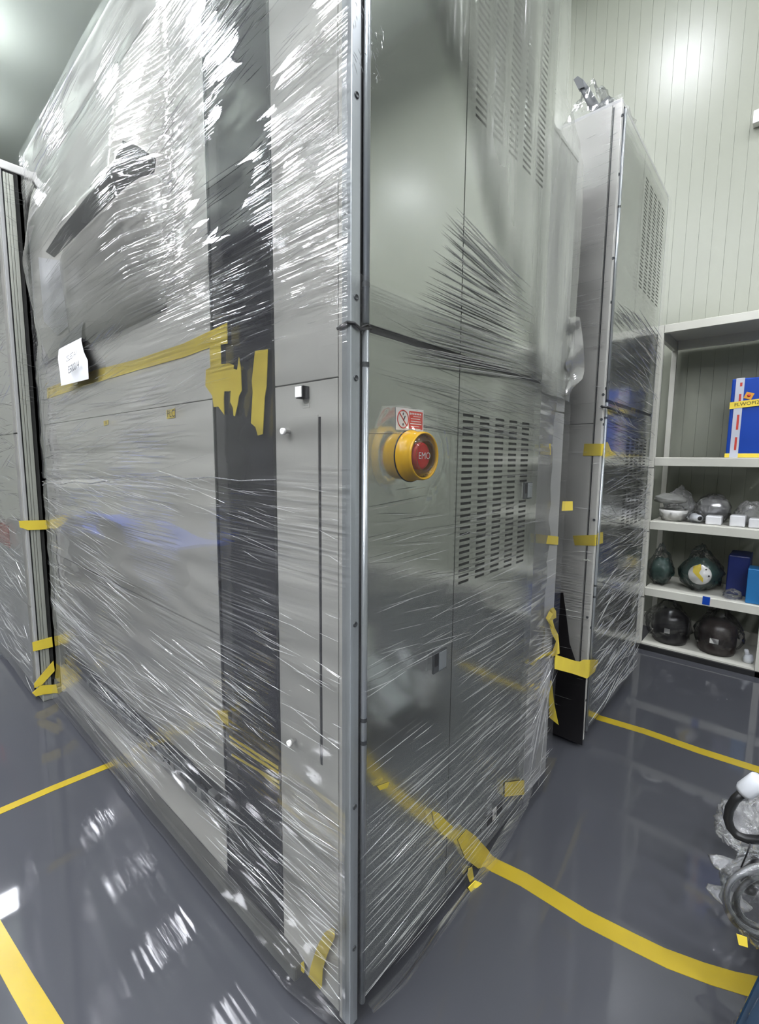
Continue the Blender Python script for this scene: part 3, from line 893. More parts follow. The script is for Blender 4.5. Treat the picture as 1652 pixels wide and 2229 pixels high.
# film drawn tight from the tape bunch down to the foot of the door side
bm = bmesh.new(); rows = []
for i in range(13):
    t = i / 12
    xa = 1147 - 8 * t; xb = 1213 - 62 * t ** 0.8
    y = 1440 + 320 * t
    rows.append([bm.verts.new(onx(xa + (xb - xa) * s, y - 10 * s, 0.010 + 0.012 * s * (1 - t))) for s in (0, 0.25, 0.5, 0.75, 1)])
for A, Bq in zip(rows, rows[1:]):
    for k in range(4): bm.faces.new((A[k], A[k + 1], Bq[k + 1], Bq[k]))
obj('film_tail', bm, 'film_side', M1, smooth=True)
bm = bmesh.new(); q = random.Random(12)
for k in range(12):
    a = onx(1206 + q.uniform(-8, 8), 1425 + q.uniform(-25, 40), 0.022); b = onx(1150 + q.uniform(-8, 30) , 1560 + q.uniform(-60, 180), 0.014)
    aridge(bm, a, b, NX, 0.0022, 0.002)
for k in range(14):
    y0 = 1330 + k * 12
    a = onx(1152 + q.uniform(-4, 10), y0 + 30, 0.008); b = onx(1205 + q.uniform(-8, 8), 1400 + (y0 - 1400) * 0.4, 0.02)
    aridge(bm, a, b, NX, 0.0025, 0.002)
tag(obj('film_wrinkles', bm, 'wrinkle', M1), kind='stuff')
# loose hem of clear film hanging below the doors
bm = bmesh.new(); rows = []
hem = [(800, 2190, 8), (870, 2120, 22), (940, 2035, 30), (1000, 1960, 34), (1040, 1905, 38), (1072, 1850, 40), (1100, 1800, 40), (1140, 1735, 26), (1156, 1690, 10)]
for (x, y, d) in hem:
    a = onx(x, y - 6, 0.006); b = a.copy(); b.z -= d * 0.0011; b.x += 0.016
    rows.append([bm.verts.new(a), bm.verts.new((a + b) / 2 + Vector((0.004, 0, 0))), bm.verts.new(b)])
for A, Bq in zip(rows, rows[1:]):
    for k in range(2): bm.faces.new((A[k], A[k + 1], Bq[k + 1], Bq[k]))
obj('film_hem', bm, 'film_side', M1, smooth=True)
# corner folds where the film turns at the top
bm = bmesh.new(); q = random.Random(77)
for k in range(40):
    z = q.uniform(1.75, 1.84); y = q.uniform(-0.01, 0.06)
    a = Vector((0.012, y, z)); d = Vector((0, q.uniform(-1, 1), q.uniform(-1, 1))).normalized() * q.uniform(0.006, 0.02)
    aridge(bm, a, a + d, NX, 0.0012, 0.0012)
tag(obj('film_wrinkles', bm, 'wrinkle', M1), kind='stuff')

# paper tag with print, caught under the film on the front, and a second sheet above it
bm = bmesh.new(); rows = []
PT = [(0.0, 133, 740, 181, 700), (0.18, 128, 760, 178, 722), (0.36, 126, 780, 177, 742), (0.55, 128, 795, 182, 765), (0.75, 130, 808, 191, 785), (1.0, 133, 840, 193, 825)]
for (t, xa, ya_, xb, yb_) in PT:
    rows.append([bm.verts.new(ony(xa + (xb - xa) * s, ya_ + (yb_ - ya_) * s, -0.03 + 0.012 * math.sin(t * 5 + 1) + 0.004 * s)) for s in (0, 0.33, 0.66, 1)])
for A, Bq in zip(rows, rows[1:]):
    for k in range(3): bm.faces.new((A[k], A[k + 1], Bq[k + 1], Bq[k]))
pp = obj('paper_sheet', bm, 'paper', None, smooth=True)
tag(pp, 'curled white paper tag with printed number taped over the yellow tape band', 'paper')
dirp = (ony(190, 800, -0.047) - ony(140, 829, -0.047)).normalized()
text('print', 'EE00014', 0.034, ony(160, 800, -0.046), dirp, (0, 0, 1), 'ink', pp)
text('print', 'CELESTA-I', 0.026, ony(155, 776, -0.046), dirp, (0, 0, 1), 'ink', pp)
sh = patch('paper_sheet', [Lp(84, 560, 0.004), Lp(150, 570, 0.004), Lp(178, 640, 0.004), Lp(160, 700, 0.004), Lp(125, 730, 0.004), Lp(96, 700, 0.004)], (0, -1, 0), 0.001, 'paper', None)
tag(sh, 'blank white sheet under the film above the printed paper tag', 'paper')

# ================================================================== CABINET BEHIND (extra film, tape, things on top)
for pts, pl in (([(1272, 966), (1314, 966), (1311, 992), (1269, 992)], 'y'), ([(1247, 1166), (1299, 1164), (1297, 1188), (1251, 1187)], 'y')):
    patch('yellow_tape', [ony(x, y, 1.288) for x, y in pts], (0, -1, 0), 0.0012, 'tape', M2)
for pts in ([(1314, 966), (1322, 962), (1330, 982), (1342, 990), (1312, 994)], [(1301, 1160), (1312, 1158), (1312, 1182), (1299, 1186)]):
    patch('yellow_tape', [onx(x, y, 0.022) for x, y in pts], (1, 0, 0), 0.001, 'tape', M2)
for (sx, sy) in ((1355, 251), (1335, 562), (1313, 859), (1309, 913), (1293, 1132), (1278, 1344)):
    s_ = ony(sx, sy, 1.289); screw(M2, s_.x, s_.y, s_.z, (0, -1, 0))
bm = bmesh.new()
abox(bm, -0.0085 + 0.0, -0.0045, 1.2885, 1.292, 0.1, 2.37)
obj('dark_trim', bm, 'black', M2)
tube('gasket_strip', [ony(1308, 884, 1.284), ony(1313, 886, 1.283), ony(1320, 886, 1.284), onx(1332, 890, 0.03), onx(1352, 900, 0.03), onx(1372, 906, 0.03), onx(1384, 910, 0.026)], 0.0045, 'rubber', M2, n=8)
Mo = Vector((0.02, 1.29, 0))


def m2side(u, v):
    return Vector((0.030, 1.292 + u * 0.805, 0.07 + v * 2.3))


sheet('film_side', m2side, 60, 90, 'film_side', M2, undul(0.004, 4, 8, 15.2, 0))


def m2front(u, v):
    return Vector((-0.40 + u * 0.425, 1.281, 0.07 + v * 2.33))


sheet('film_front', m2front, 40, 80, 'film', M2, undul(0.003, 3, 8, 18.2, 1))


def gen2(z0, z1, ang, sd, seed, n, wk):
    bm = bmesh.new(); q = random.Random(seed)
    for _ in range(n):
        y = q.uniform(1.31, 2.1); z = q.uniform(z0, z1); L = q.uniform(0.08, 0.5); a = math.radians(ang + q.gauss(0, sd)); d = Vector((0, math.cos(a), math.sin(a)))
        A = Vector((0.037, y, z)) - d * L / 2; Bq = A + d * L
        A.y = max(1.3, min(2.09, A.y)); Bq.y = max(1.3, min(2.09, Bq.y))
        aridge(bm, A, Bq, NX, q.uniform(0.0015, 0.004) * wk, 0.003)
    tag(obj('film_wrinkles', bm, 'wrinkle', M2), kind='stuff')


gen2(1.35, 1.75, -4, 5, 41, 70, 0.8)
gen2(0.6, 1.35, -2, 6, 42, 190, 1.0)
gen2(0.1, 0.65, 3, 7, 43, 120, 0.9)
bm = bmesh.new(); q = random.Random(44)
for _ in range(110):
    x = q.uniform(-0.28, 0.01); z = q.choice([q.uniform(1.25, 1.9), q.uniform(1.9, 2.3), q.uniform(0.1, 1.2)]); L = q.uniform(0.04, 0.2); a = math.radians(q.gauss(2, 2))
    A = Vector((x, 1.274, z)); Bq = A + Vector((math.cos(a), 0, math.sin(a))) * L; Bq.x = min(Bq.x, 0.02)
    aridge(bm, A, Bq, NY, q.uniform(0.001, 0.003), 0.002)
tag(obj('film_wrinkles', bm, 'wrinkle', M2), kind='stuff')
# black plastic and shadow drawn as one sheet, foot of the cabinet behind
patch('wrap_and_shadow', [ony(x, y, 1.276) for x, y in ((1206, 1290), (1226, 1290), (1233, 1340), (1240, 1400), (1252, 1436), (1276, 1470), (1272, 1540), (1268, 1622), (1190, 1590), (1190, 1450))], (0, -1, 0), 0.003, 'drum_black', M2)
box('shadow_block', -0.42, 0.0, 1.30, 1.75, 0.002, 0.078, 'drum_black', M2, bev=0.012)  # solid dark block standing in for the shadow under the cabinet
patch('yellow_tape', [ony(1195, 1480, 1.27), ony(1201, 1482, 1.27), ony(1206, 1530, 1.27), ony(1216, 1578, 1.27), ony(1196, 1562, 1.27)], (0, -1, 0), 0.001, 'tape', M2)

# bagged mounting brackets lying on top of it
br = empty('bracket', (-0.13, 1.5, 2.392)); tag(br, 'dark mounting bracket in a clear bag on top of the cabinet behind', 'bracket')
tube('bracket_arm', [ony(1302, 250, 1.5), ony(1290, 225, 1.5), ony(1276, 200, 1.5), ony(1265, 182, 1.5)], 0.026, 'dark_metal', br, n=4, r1=0.017)
patch('bracket_plate', [ony(1252, 180, 1.5), ony(1261, 172, 1.5), ony(1270, 178, 1.5), ony(1275, 196, 1.5), ony(1262, 200, 1.5)], (0, -1, 0), 0.02, 'dark_metal', br)
patch('bracket_plate', [ony(1298, 236, 1.5), ony(1328, 211, 1.5), ony(1334, 222, 1.5), ony(1332, 236, 1.5), ony(1300, 252, 1.5)], (0, -1, 0), 0.012, 'dark_metal', br)
box('bracket_foot', -0.23, -0.05, 1.46, 1.56, 2.393, 2.41, 'dark_metal', br, bev=0.004)
blob('clear_bag', (-0.16, 1.50, 2.44), (0.16, 0.12, 0.16), 'bag_thin', br, seed=5, lump=0.25, freq=2.6, pinch=0.75, n=40, flat_z=2.3935)

# ================================================================== CABINET AT THE LEFT
M3 = empty('wrapped_machine', (-1.985, -0.08, 0)); tag(M3, 'film-wrapped cabinet at the left edge with a grooved metal corner post', 'machine')
MX = -1.985
box('cabinet_body', -2.93, MX - 0.004, -0.06, 0.9, 0.09, 2.33, 'interior', M3)
for (za, zb) in ((1.25, 2.34), (0.46, 1.245), (0.06, 0.455)):
    box('front_panel', -2.95, MX - 0.018, -0.08, -0.06, za, zb, 'panel', M3)
box('edge_strip', MX - 0.016, MX, -0.078, -0.066, 0.06, 2.34, 'panel_edge', M3)
box('post_gap', MX - 0.02, MX - 0.006, -0.066, -0.061, 0.06, 2.33, 'black', M3, bev=0)
for (a, b, c) in ((-0.061, -0.052, 0.0), (-0.052, -0.0505, -0.003), (-0.0505, -0.042, 0.0), (-0.042, -0.0405, -0.003), (-0.0405, -0.026, 0.0)):
    box('post_rib', MX - 0.02, MX + c, a, b, 0.05, 2.32, 'aluminium', M3, bev=0.0008)
box('post_gap', MX - 0.02, MX - 0.008, -0.026, 0.0, 0.05, 2.33, 'black', M3, bev=0)
box('rear_rail', MX - 0.02, MX - 0.004, -0.012, 0.01, 0.05, 2.33, 'aluminium', M3)
box('top_cover', -2.95, MX + 0.002, -0.08, 0.9, 2.33, 2.365, 'label_white', M3, bev=0.004)
box('base_block', MX - 0.10, MX + 0.004, -0.064, 0.02, 0.0, 0.045, 'aluminium', M3, bev=0.003)
for (fx, fy) in ((-2.8, 0.1), (-2.2, 0.75), (-2.8, 0.75)):
    lathe('levelling_foot', [(0, 0.0), (0, 0.035), (0.012, 0.033), (0.016, 0.012), (0.09, 0.012)], (fx, fy, 0.0), (0, 0, 1), 'dark_metal', M3, n=16)
box('red_label', ony(-40, 1150, -0.083).x, ony(18, 1150, -0.083).x, -0.0835, -0.08, 0.69, 0.80, 'label_red', M3, bev=0)
for pts in ([(41, 1134), (60, 1133), (100, 1132), (103, 1152), (62, 1154), (43, 1148)], [(70, 1398), (113, 1386), (115, 1408), (72, 1418)], [(74, 1488), (82, 1478), (116, 1438), (119, 1460), (92, 1490), (75, 1498)], [(70, 1508), (88, 1492), (122, 1490), (126, 1508), (92, 1512), (78, 1516)]):
    patch('yellow_tape', [onx(x, y, MX + 0.006) for x, y in pts], (1, 0, 0), 0.0015, 'tape', M3)


def m3front(u, v):
    return Vector((-2.955 + u * 0.97, -0.092, 0.03 + v * 2.34))


sheet('film_front', m3front, 60, 60, 'film', M3, undul(0.006, 2, 8, 25.0, 1))
bm = bmesh.new(); q = random.Random(55)
for _ in range(240):
    x = q.uniform(-2.85, -2.05); z = q.uniform(0.1, 2.3); L = q.uniform(0.08, 0.4); a = math.radians(q.gauss(0, 6))
    A = Vector((x, -0.100, z)); Bq = A + Vector((math.cos(a), 0, math.sin(a))) * L; Bq.x = min(Bq.x, MX)
    aridge(bm, A, Bq, NY, q.uniform(0.001, 0.003), 0.002)
tag(obj('film_wrinkles', bm, 'wrinkle', M3), kind='stuff')
bm = bmesh.new()
for _ in range(36):
    z = q.choice([q.uniform(2.0, 2.33), q.uniform(1.35, 1.6)])
    A = Vector((MX + 0.006, q.uniform(-0.08, -0.05), z)); aridge(bm, A, A + Vector((0, q.uniform(0.03, 0.07), q.uniform(-0.02, 0.01))), NX, 0.002, 0.0015)
tag(obj('film_wrinkles', bm, 'wrinkle', M3), kind='stuff')

# ================================================================== STORAGE RACK
RK = empty('storage_rack', (-0.085, 2.576, 0)); tag(RK, 'cream painted steel storage rack with four shelves against the panelled wall', 'rack')
YF, YB = 2.576, 3.02
XS = (-0.085, 0.495, 1.085)
for x in XS:
    for (ya_, yb_) in ((YF, YF + 0.03), (YB - 0.03, YB)):
        box('post', x, x + 0.03, ya_, yb_, 0.0, 1.925, 'rack_paint', RK, bev=0.002)
for (a, b) in ((XS[0], XS[1]), (XS[1], XS[2])):
    for zt in (0.388, 0.795, 1.173):
        s_ = box('shelf', a + 0.032, b - 0.002, YF + 0.004, YB - 0.032, zt - 0.012, zt, 'rack_paint', RK, bev=0.001)
        box('shelf_beam', a + 0.031, b - 0.001, YF, YF + 0.018, zt - 0.05, zt - 0.002, 'rack_paint', RK, bev=0.002)
        box('shelf_beam', a + 0.031, b - 0.001, YB - 0.02, YB - 0.004, zt - 0.05, zt - 0.002, 'rack_paint', RK, bev=0.002)
    box('top_beam', a + 0.031, b - 0.001, YF, YF + 0.03, 1.88, 1.925, 'rack_paint', RK, bev=0.002)
    box('top_beam', a + 0.031, b - 0.001, YB - 0.03, YB, 1.86, 1.925, 'rack_paint', RK, bev=0.002)
    box('shelf', a + 0.002, b - 0.002, YF + 0.03, YB - 0.03, 1.912, 1.925, 'rack_paint', RK, bev=0.001)
    box('shelf', a + 0.032, b - 0.002, YF + 0.004, YB - 0.032, 0.028, 0.04, 'rack_paint', RK, bev=0.001)
    box('plinth', a + 0.002, b + 0.028, YF - 0.012, YF + 0.004, 0.0, 0.03, 'black', RK, bev=0.001)
for x in (XS[0], XS[1]):
    box('side_beam', x + 0.004, x + 0.026, YF + 0.03, YB - 0.03, 1.85, 1.91, 'rack_paint', RK, bev=0.002)
    for zt in (0.386, 0.79, 1.172):
        box('post_joint', x - 0.001, x + 0.031, YF - 0.001, YF + 0.004, zt - 0.062, zt - 0.058, 'black', RK, bev=0)
box('blue_tape', 0.238, 0.273, YF - 0.0015, YF, 0.345, 0.392, 'blue_plastic', RK, bev=0)

# blue box on the upper shelf
bb = empty('plastic_box', (0.45, 2.75, 1.174)); tag(bb, 'blue plastic box with clear and yellow tape on the upper shelf', 'box')
bx0, bx1, by0, by1, bz0, bz1 = 0.275, 0.485, 2.64, 2.94, 1.174, 1.597
box('box_body', bx0, bx1, by0, by1, bz0 + 0.012, bz1, 'blue_plastic', bb, bev=0.006)
box('box_base', bx0 - 0.004, bx1 - 0.0, by0 - 0.004, by1, bz0, bz0 + 0.022, 'tape', bb, bev=0.002)
box('clear_strip', bx0 + 0.018, bx0 + 0.055, by0 - 0.0055, by0 - 0.0002, bz0, bz1 + 0.001, 'clear_tape', bb, bev=0)
for k, (a, b) in enumerate(((0.04, 0.11), (0.15, 0.23), (0.30, 0.34), (0.38, 0.40))):
    box('red_print', bx0 + 0.036, bx0 + 0.046, by0 - 0.0058, by0 - 0.0055, bz0 + a, bz0 + b, 'label_red', bb, bev=0)
yt = patch('yellow_strip', [Vector((bx0 - 0.001, by0 - 0.0056, bz0 + 0.262)), Vector((bx1, by0 - 0.0056, bz0 + 0.280)), Vector((bx1, by0 - 0.0056, bz0 + 0.316)), Vector((bx0 - 0.001, by0 - 0.0056, bz0 + 0.298))], (0, -1, 0), 0.0008, 'tape', bb)
text('print', 'FLWOPI2   PUMP', 0.026, (bx0 + 0.115, by0 - 0.0065, bz0 + 0.290), (1, 0, 0.085), (-0.085, 0, 1), 'tape_text', yt)
st = patch('square_sticker', [Vector((bx0 + 0.055, by0 - 0.001, bz0 + 0.318)), Vector((bx0 + 0.088, by0 - 0.001, bz0 + 0.306)), Vector((bx0 + 0.101, by0 - 0.001, bz0 + 0.338)), Vector((bx0 + 0.068, by0 - 0.001, bz0 + 0.350))], (0, -1, 0), 0.0008, 'orange', bb)
lathe('sticker_mark', [(0, 0.0), (0, 0.008), (0.0006, 0.008), (0.0006, 0.0)], (bx0 + 0.078, by0 - 0.0018, bz0 + 0.329), (0, -1, 0), 'label_red', st, n=12)

S3, S4, S5 = 0.795, 0.388, 0.04


def bagged(name, label, cat, c, r, zfl, inner, bagm='bag', seed=1, pinch=0.6, lump=0.22):
    e = empty(name, (c[0], c[1], zfl)); tag(e, label, cat)
    if inner: inner(e)
    blob('clear_bag', c, r, bagm, e, seed=seed, lump=lump, freq=2.4, pinch=pinch, n=36, flat_z=zfl + 0.001)
    return e


# middle shelf: packs and foam blocks
bagged('parts_bag', 'white bowl-shaped part bagged on the left of the middle shelf', 'bagged part', (0.042, 2.70, S3 + 0.045), (0.076, 0.075, 0.055), S3,
       lambda e: lathe('bowl', [(0.0, 0.0), (0.0, 0.05), (0.03, 0.068), (0.062, 0.076), (0.064, 0.070), (0.03, 0.058), (0.012, 0.0)], (0.042, 2.70, S3 + 0.003), (0, 0, 1), 'label_white', e, n=28), seed=2, pinch=0.1)
blob('grey_package', (0.02, 2.70, S3 + 0.128), (0.085, 0.075, 0.034), 'grey_pack', None, seed=8, lump=0.2, flat_z=S3 + 0.1045)
tag(D.objects['grey_package'], 'soft grey wrapped package lying on the white bowl', 'package')
bagged('parts_bag', 'crumpled clear bag at the back of the middle shelf', 'bag', (0.045, 2.89, S3 + 0.085), (0.085, 0.06, 0.10), S3, None, 'bag_milky', seed=4, pinch=0.4)
bagged('parts_bag', 'white pipe fitting in a bag lying on the middle shelf', 'bagged part', (0.165, 2.67, S3 + 0.034), (0.042, 0.05, 0.036), S3,
       lambda e: (lathe('fitting_body', [(-0.03, 0.0), (-0.03, 0.026), (-0.022, 0.026), (-0.022, 0.02), (0.03, 0.02), (0.03, 0.0)], (0.165, 2.67, S3 + 0.03), (0.6, -0.8, 0), 'fitting', e, n=20),
                  lathe('fitting_bore', [(0, 0.0), (0, 0.012), (0.001, 0.012), (0.001, 0.0)], Vector((0.165, 2.67, S3 + 0.03)) + Vector((0.6, -0.8, 0)) * 0.0302, (0.6, -0.8, 0), 'black', e, n=16)), seed=6, pinch=0.1)
for k, (xa, xb, hh, lab) in enumerate(((0.212, 0.285, 0.050, 'low white foam block under the shiny foil pack'), (0.322, 0.39, 0.062, 'white foam block in clear film on the right of the middle shelf'), (0.405, 0.47, 0.052, 'white foam block at the right end of the middle shelf by the post'))):
    f_ = box('foam_block', xa, xb, 2.63, 2.72, S3 + 0.001, S3 + hh, 'white_foam', None, bev=0.006); tag(f_, lab, 'foam block')
bagged('foil_pack', 'shiny foil-bagged pack resting on foam in the middle of the shelf', 'package', (0.225, 2.80, S3 + 0.075), (0.092, 0.072, 0.085), S3,
       lambda e: blob('foil', (0.225, 2.80, S3 + 0.08), (0.085, 0.064, 0.075), 'foil', e, seed=12, lump=0.15, flat_z=S3 + 0.003), seed=9, pinch=0.05)
bagged('parts_bag', 'clear crinkled bag behind the foam blocks at the right', 'bag', (0.40, 2.83, S3 + 0.062), (0.075, 0.09, 0.07), S3, None, 'bag_milky', seed=10, pinch=0.1)
# lower shelf
bagged('parts_bag', 'dark green part in a clear bag at the left of the lower shelf', 'bagged part', (-0.005, 2.72, S4 + 0.115), (0.072, 0.09, 0.115), S4,
       lambda e: blob('part_body', (0.0, 2.73, S4 + 0.085), (0.062, 0.07, 0.082), 'green_part', e, seed=3, lump=0.25, flat_z=S4 + 0.004), seed=14, pinch=0.55)


def disc_part(e):
    blob('part_body', (0.195, 2.76, S4 + 0.095), (0.105, 0.085, 0.095), 'green_part', e, seed=21, lump=0.15, flat_z=S4 + 0.004)
    dn = Vector((0.1, -1, 0.1)).normalized(); o = Vector((0.205, 2.668, S4 + 0.105))
    d_ = lathe('white_disc', [(-0.012, 0.0), (-0.012, 0.056), (0.0, 0.058), (0.006, 0.054), (0.006, 0.0)], o, dn, 'label_white', e, n=32)
    lathe('disc_hole', [(0.006, 0.0), (0.0065, 0.005), (0.0066, 0.0)], o + Vector((0.028, 0, 0.036)), dn, 'black', d_, n=10)
    lathe('disc_hole', [(0.006, 0.0), (0.0065, 0.005), (0.0066, 0.0)], o + Vector((0.044, 0, 0.0)), dn, 'black', d_, n=10)
    t = o + dn * 0.0075
    patch('yellow_tape', [t + Vector(v) for v in ((-0.035, 0, 0.045), (0.0, 0, 0.065), (0.005, 0, 0.035), (-0.005, 0, 0.01), (0.018, 0, -0.018), (0.018, 0, -0.045), (-0.015, 0, -0.042), (-0.02, 0, -0.005), (-0.035, 0, 0.012))], dn, 0.001, 'tape', d_)


bagged('parts_bag', 'bagged green part with white disc and yellow tape on the lower shelf', 'bagged part', (0.198, 2.74, S4 + 0.12), (0.110, 0.13, 0.125), S4, disc_part, seed=16, pinch=0.5)
bagged('parts_bag', 'empty clear bag lying flat beside the white disc', 'bag', (0.365, 2.65, S4 + 0.022), (0.045, 0.05, 0.030), S4, None, 'bag', seed=18, pinch=0.2)
nb = box('storage_bin', 0.325, 0.425, 2.74, 2.96, S4 + 0.001, S4 + 0.23, 'navy', None, bev=0.006); tag(nb, 'dark navy box in shade behind the light blue carton', 'box')
sb = box('carton', 0.425, 0.492, 2.60, 2.72, S4 + 0.001, S4 + 0.19, 'sky_blue', None, bev=0.003); tag(sb, 'light blue carton at the right end of the lower shelf', 'carton')


# bottom shelf
def drum(x, m, lab_w):
    def f(e):
        lathe('drum_body', [(0.0, 0.0), (0.0, 0.085), (0.02, 0.092), (0.15, 0.092), (0.17, 0.08), (0.19, 0.05), (0.195, 0.0)], (x, 2.72, S5 + 0.003), (0, 0, 1), m, e, n=28)
        box('white_label', x - lab_w, x + lab_w * 0.6, 2.6225, 2.6265, S5 + 0.075, S5 + 0.103, 'label_white', e, bev=0)
    return f


bagged('drum_bag', 'black drum in a glossy clear bag, left on the bottom shelf', 'bagged drum', (0.06, 2.72, S5 + 0.13), (0.125, 0.115, 0.14), S5, drum(0.075, 'drum_black', 0.018), seed=31, pinch=0.75)
bagged('drum_bag', 'brown-black drum in a clear bag, right on the bottom shelf', 'bagged drum', (0.315, 2.72, S5 + 0.13), (0.115, 0.11, 0.145), S5, drum(0.31, 'drum_brown', 0.026), seed=33, pinch=0.7)
wp = empty('pump_part', (0.42, 2.66, S5)); tag(wp, 'small white pump part beside the right bagged drum', 'pump part')
lathe('pump_body', [(0, 0.0), (0, 0.022), (0.02, 0.024), (0.045, 0.018), (0.05, 0.0)], (0.462, 2.66, S5 + 0.001), (0, 0, 1), 'fitting', wp, n=20)
tube('pump_nozzle', [(0.462, 2.66, S5 + 0.04), (0.455, 2.65, S5 + 0.055), (0.450, 2.64, S5 + 0.075)], 0.010, 'fitting', wp, n=12)
tub = box('storage_tub', 0.535, 0.80, 2.62, 2.95, S5 + 0.001, S5 + 0.22, 'blue_plastic', None, bev=0.01); tag(tub, 'blue tub on the bottom shelf of the next rack bay', 'tub')

# ================================================================== TROLLEY WITH BAGGED HOSES at the right edge
TR = empty('trolley', (0.9, 0.8, 0)); tag(TR, 'low steel trolley at the right edge carrying bagged hoses', 'trolley')
box('deck', 0.60, 1.25, 0.62, 1.2, 0.085, 0.105, 'post_steel', TR, bev=0.003)
for (x, y) in ((0.64, 0.68), (1.2, 0.68), (0.64, 1.15), (1.2, 1.15)):
    lathe('castor', [(-0.012, 0.0), (-0.012, 0.034), (0.012, 0.034), (0.012, 0.0)], (x, y, 0.035), (1, 0, 0), 'rubber', TR, n=18)
    box('castor_fork', x - 0.018, x + 0.018, y - 0.012, y + 0.012, 0.05, 0.085, 'post_steel', TR)
tube('frame_bar', [(0.74, 0.80, 0.105), (0.755, 0.84, 0.30), (0.77, 0.88, 0.42)], 0.012, 'aluminium', TR, n=4)

HS = empty('hose', (0.56, 0.85, 0.106)); tag(HS, 'black rubber hose loop with a white end cap on the trolley', 'hose')
hp = [(1617, 1725), (1600, 1740), (1588, 1760), (1584, 1782), (1590, 1802), (1604, 1818), (1625, 1826), (1652, 1828), (1690, 1822), (1720, 1800), (1730, 1770)]
tube('hose_body', [ony(x, y, 0.86) for x, y in hp], 0.0105, 'rubber', HS, n=12)
cdir = (ony(1652, 1700, 0.86) - ony(1617, 1725, 0.86)).normalized()
lathe('end_cap', [(-0.006, 0.0), (-0.006, 0.017), (0.004, 0.021), (0.050, 0.021), (0.054, 0.018), (0.054, 0.0)], ony(1620, 1722, 0.86), cdir, 'fitting', HS, n=20)
for k, (c, rr_, lab) in enumerate((((1612, 1800), (0.055, 0.05, 0.045), 'crumpled white plastic bag behind the black hose loop'), ((1665, 1775), (0.045, 0.05, 0.06), 'milky plastic bag inside the black hose loop'))):
    c3 = ony(*c, 0.96 + 0.13 * k)
    b_ = blob('plastic_bag', c3, (rr_[0], rr_[1], max(rr_[2], c3.z - 0.098)), 'bag_milky', None, seed=50 + k, lump=0.3, freq=3.2, n=36, flat_z=0.106); tag(b_, lab, 'bag')

CH = empty('hose_coil', (0.60, 0.66, 0.106)); tag(CH, 'coil of clear hose in plastic with black fittings at the right edge', 'hose coil')
cc = ony(1668, 1958, 0.66)
for k in range(7):
    R_ = 0.062 + 0.006 * (k % 4); tilt = 0.25 + 0.06 * k
    ux = Vector((0.80, 0.55, 0.0)).normalized(); uz = Vector((0.25 * (k - 3) * 0.2, -0.25, 1)).normalized()
    o3 = cc + Vector((0.004 * (k - 3), 0.008 * (k - 3), -0.002 * k))
    tube('hose_ring', [o3 + ux * math.cos(2 * math.pi * j / 40) * R_ + uz * math.sin(2 * math.pi * j / 40) * R_ * 1.35 for j in range(40)], 0.006, 'clear_hose', CH, n=8, closed=True)
for (x, y, r_) in ((1640, 1910, 0.014), (1628, 1922, 0.010), (1650, 1885, 0.012), (1632, 1938, 0.009)):
    p_ = ony(x, y, 0.645)
    lathe('black_fitting', [(-0.014, 0.0), (-0.014, r_ * 0.8), (-0.004, r_), (0.008, r_), (0.014, r_ * 0.7), (0.014, 0.0)], p_, (0.3, -0.5, 0.6), 'black', CH, n=14)
tube('cable', [ony(1633, 1837, 0.64), ony(1625, 1860, 0.64), ony(1613, 1888, 0.64)], 0.0015, 'black', CH, n=6)
blob('clear_bag', cc + Vector((-0.0, 0, -0.01)), (0.075, 0.065, 0.095), 'bag', CH, seed=61, lump=0.22, freq=2.6, n=40, flat_z=0.1065)
patch('yellow_label', [ony(1603, 2032, 0.60), ony(1626, 2040, 0.60), ony(1628, 2062, 0.60), ony(1608, 2056, 0.60)], (0, -1, 0), 0.001, 'tape', CH)
for k, (x, y, lab) in enumerate(((1570, 1876, 'small white knotted bag end left of the hose coil'), (1568, 1944, 'small clear bag scrap left of the hose coil, lower'))):
    c3 = ony(x, y, 0.70)
    blob('bag_end', c3 + Vector((0.016, 0, -0.004)), (0.040, 0.02, 0.016), 'bag_milky', CH, seed=70 + k, lump=0.22, n=24)

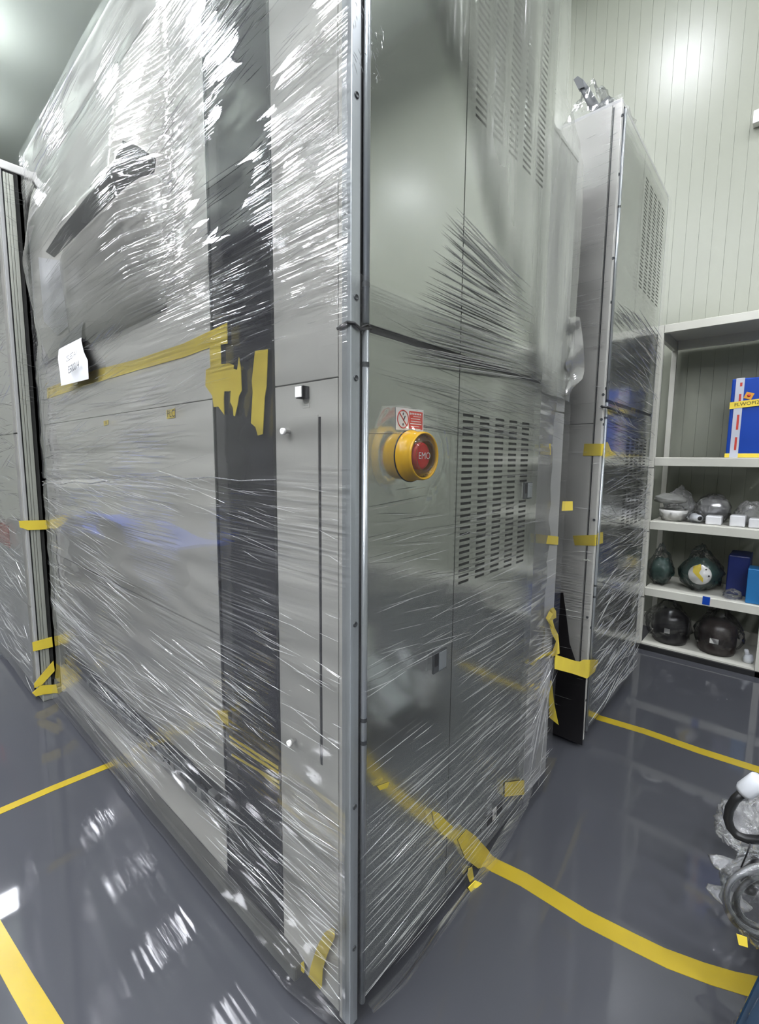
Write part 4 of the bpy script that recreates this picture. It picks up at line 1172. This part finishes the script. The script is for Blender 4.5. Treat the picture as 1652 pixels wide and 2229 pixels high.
# navy crate wrapped in film, bottom right corner
e0 = onz(1598, 2229, 0.17); e1 = onz(1652, 2118, 0.17); ed = (e1 - e0).normalized(); en = Vector((ed.y, -ed.x, 0))
CRT = empty('crate', (e0.x + en.x * 0.25, e0.y, 0)); tag(CRT, 'dark blue ribbed crate in clear film in the bottom right corner', 'crate')


def obox(name, a0, a1, b0, b1, z0, z1, m, parent, bev=0.004):
    bm = bmesh.new(); vs = abox(bm, a0, a1, b0, b1, z0, z1, bev)
    for v in bm.verts:
        p = e0 + ed * v.co.x + en * v.co.y; v.co = Vector((p.x, p.y, v.co.z))
    return obj(name, bm, m, parent)


obox('crate_body', -0.30, 0.15, 0.006, 0.5, 0.0, 0.16, 'cart_blue', CRT)
obox('crate_rim', -0.306, 0.156, 0.0, 0.506, 0.15, 0.17, 'cart_blue', CRT)
for k in range(6):
    obox('crate_rib', -0.26 + k * 0.07, -0.245 + k * 0.07, 0.03, 0.47, 0.17, 0.176, 'navy', CRT, bev=0.002)
for k in range(5):
    obox('crate_stud', -0.225 + k * 0.07, -0.205 + k * 0.07, 0.05, 0.07, 0.17, 0.179, 'cart_blue', CRT, bev=0.002)


def crate_film(u, v):
    a = -0.33 + u * 0.49; t = v
    b = -0.035 + 0.05 * t; z = 0.004 + 0.18 * t
    p = e0 + ed * a + en * b
    w = 0.012 * noise.noise(Vector((a * 14, t * 5, 2)))
    return Vector((p.x + en.x * w, p.y + en.y * w, z + 0.008 * noise.noise(Vector((a * 20, t * 4, 7)))* t))


sheet('film_skirt', crate_film, 50, 14, 'bag_milky', CRT)

# ================================================================== blue bench across the aisle, seen mirrored in the film
BN = empty('workbench', (-3.7, -1.05, 0)); tag(BN, 'blue workbench across the aisle, mirrored in the film of the large machine', 'workbench')
box('bench_top', -4.9, -2.5, -1.35, -0.78, 0.50, 0.55, 'blue_plastic', BN, bev=0.004)
box('bench_cabinet', -4.8, -3.3, -1.32, -0.82, 0.05, 0.50, 'cart_blue', BN, bev=0.004)
for (x, y) in ((-2.6, -0.86), (-2.6, -1.28)):
    box('leg', x - 0.03, x + 0.03, y - 0.03, y + 0.03, 0.0, 0.50, 'cart_blue', BN)
box('plinth', -4.78, -3.32, -1.3, -0.84, 0.0, 0.05, 'black', BN)
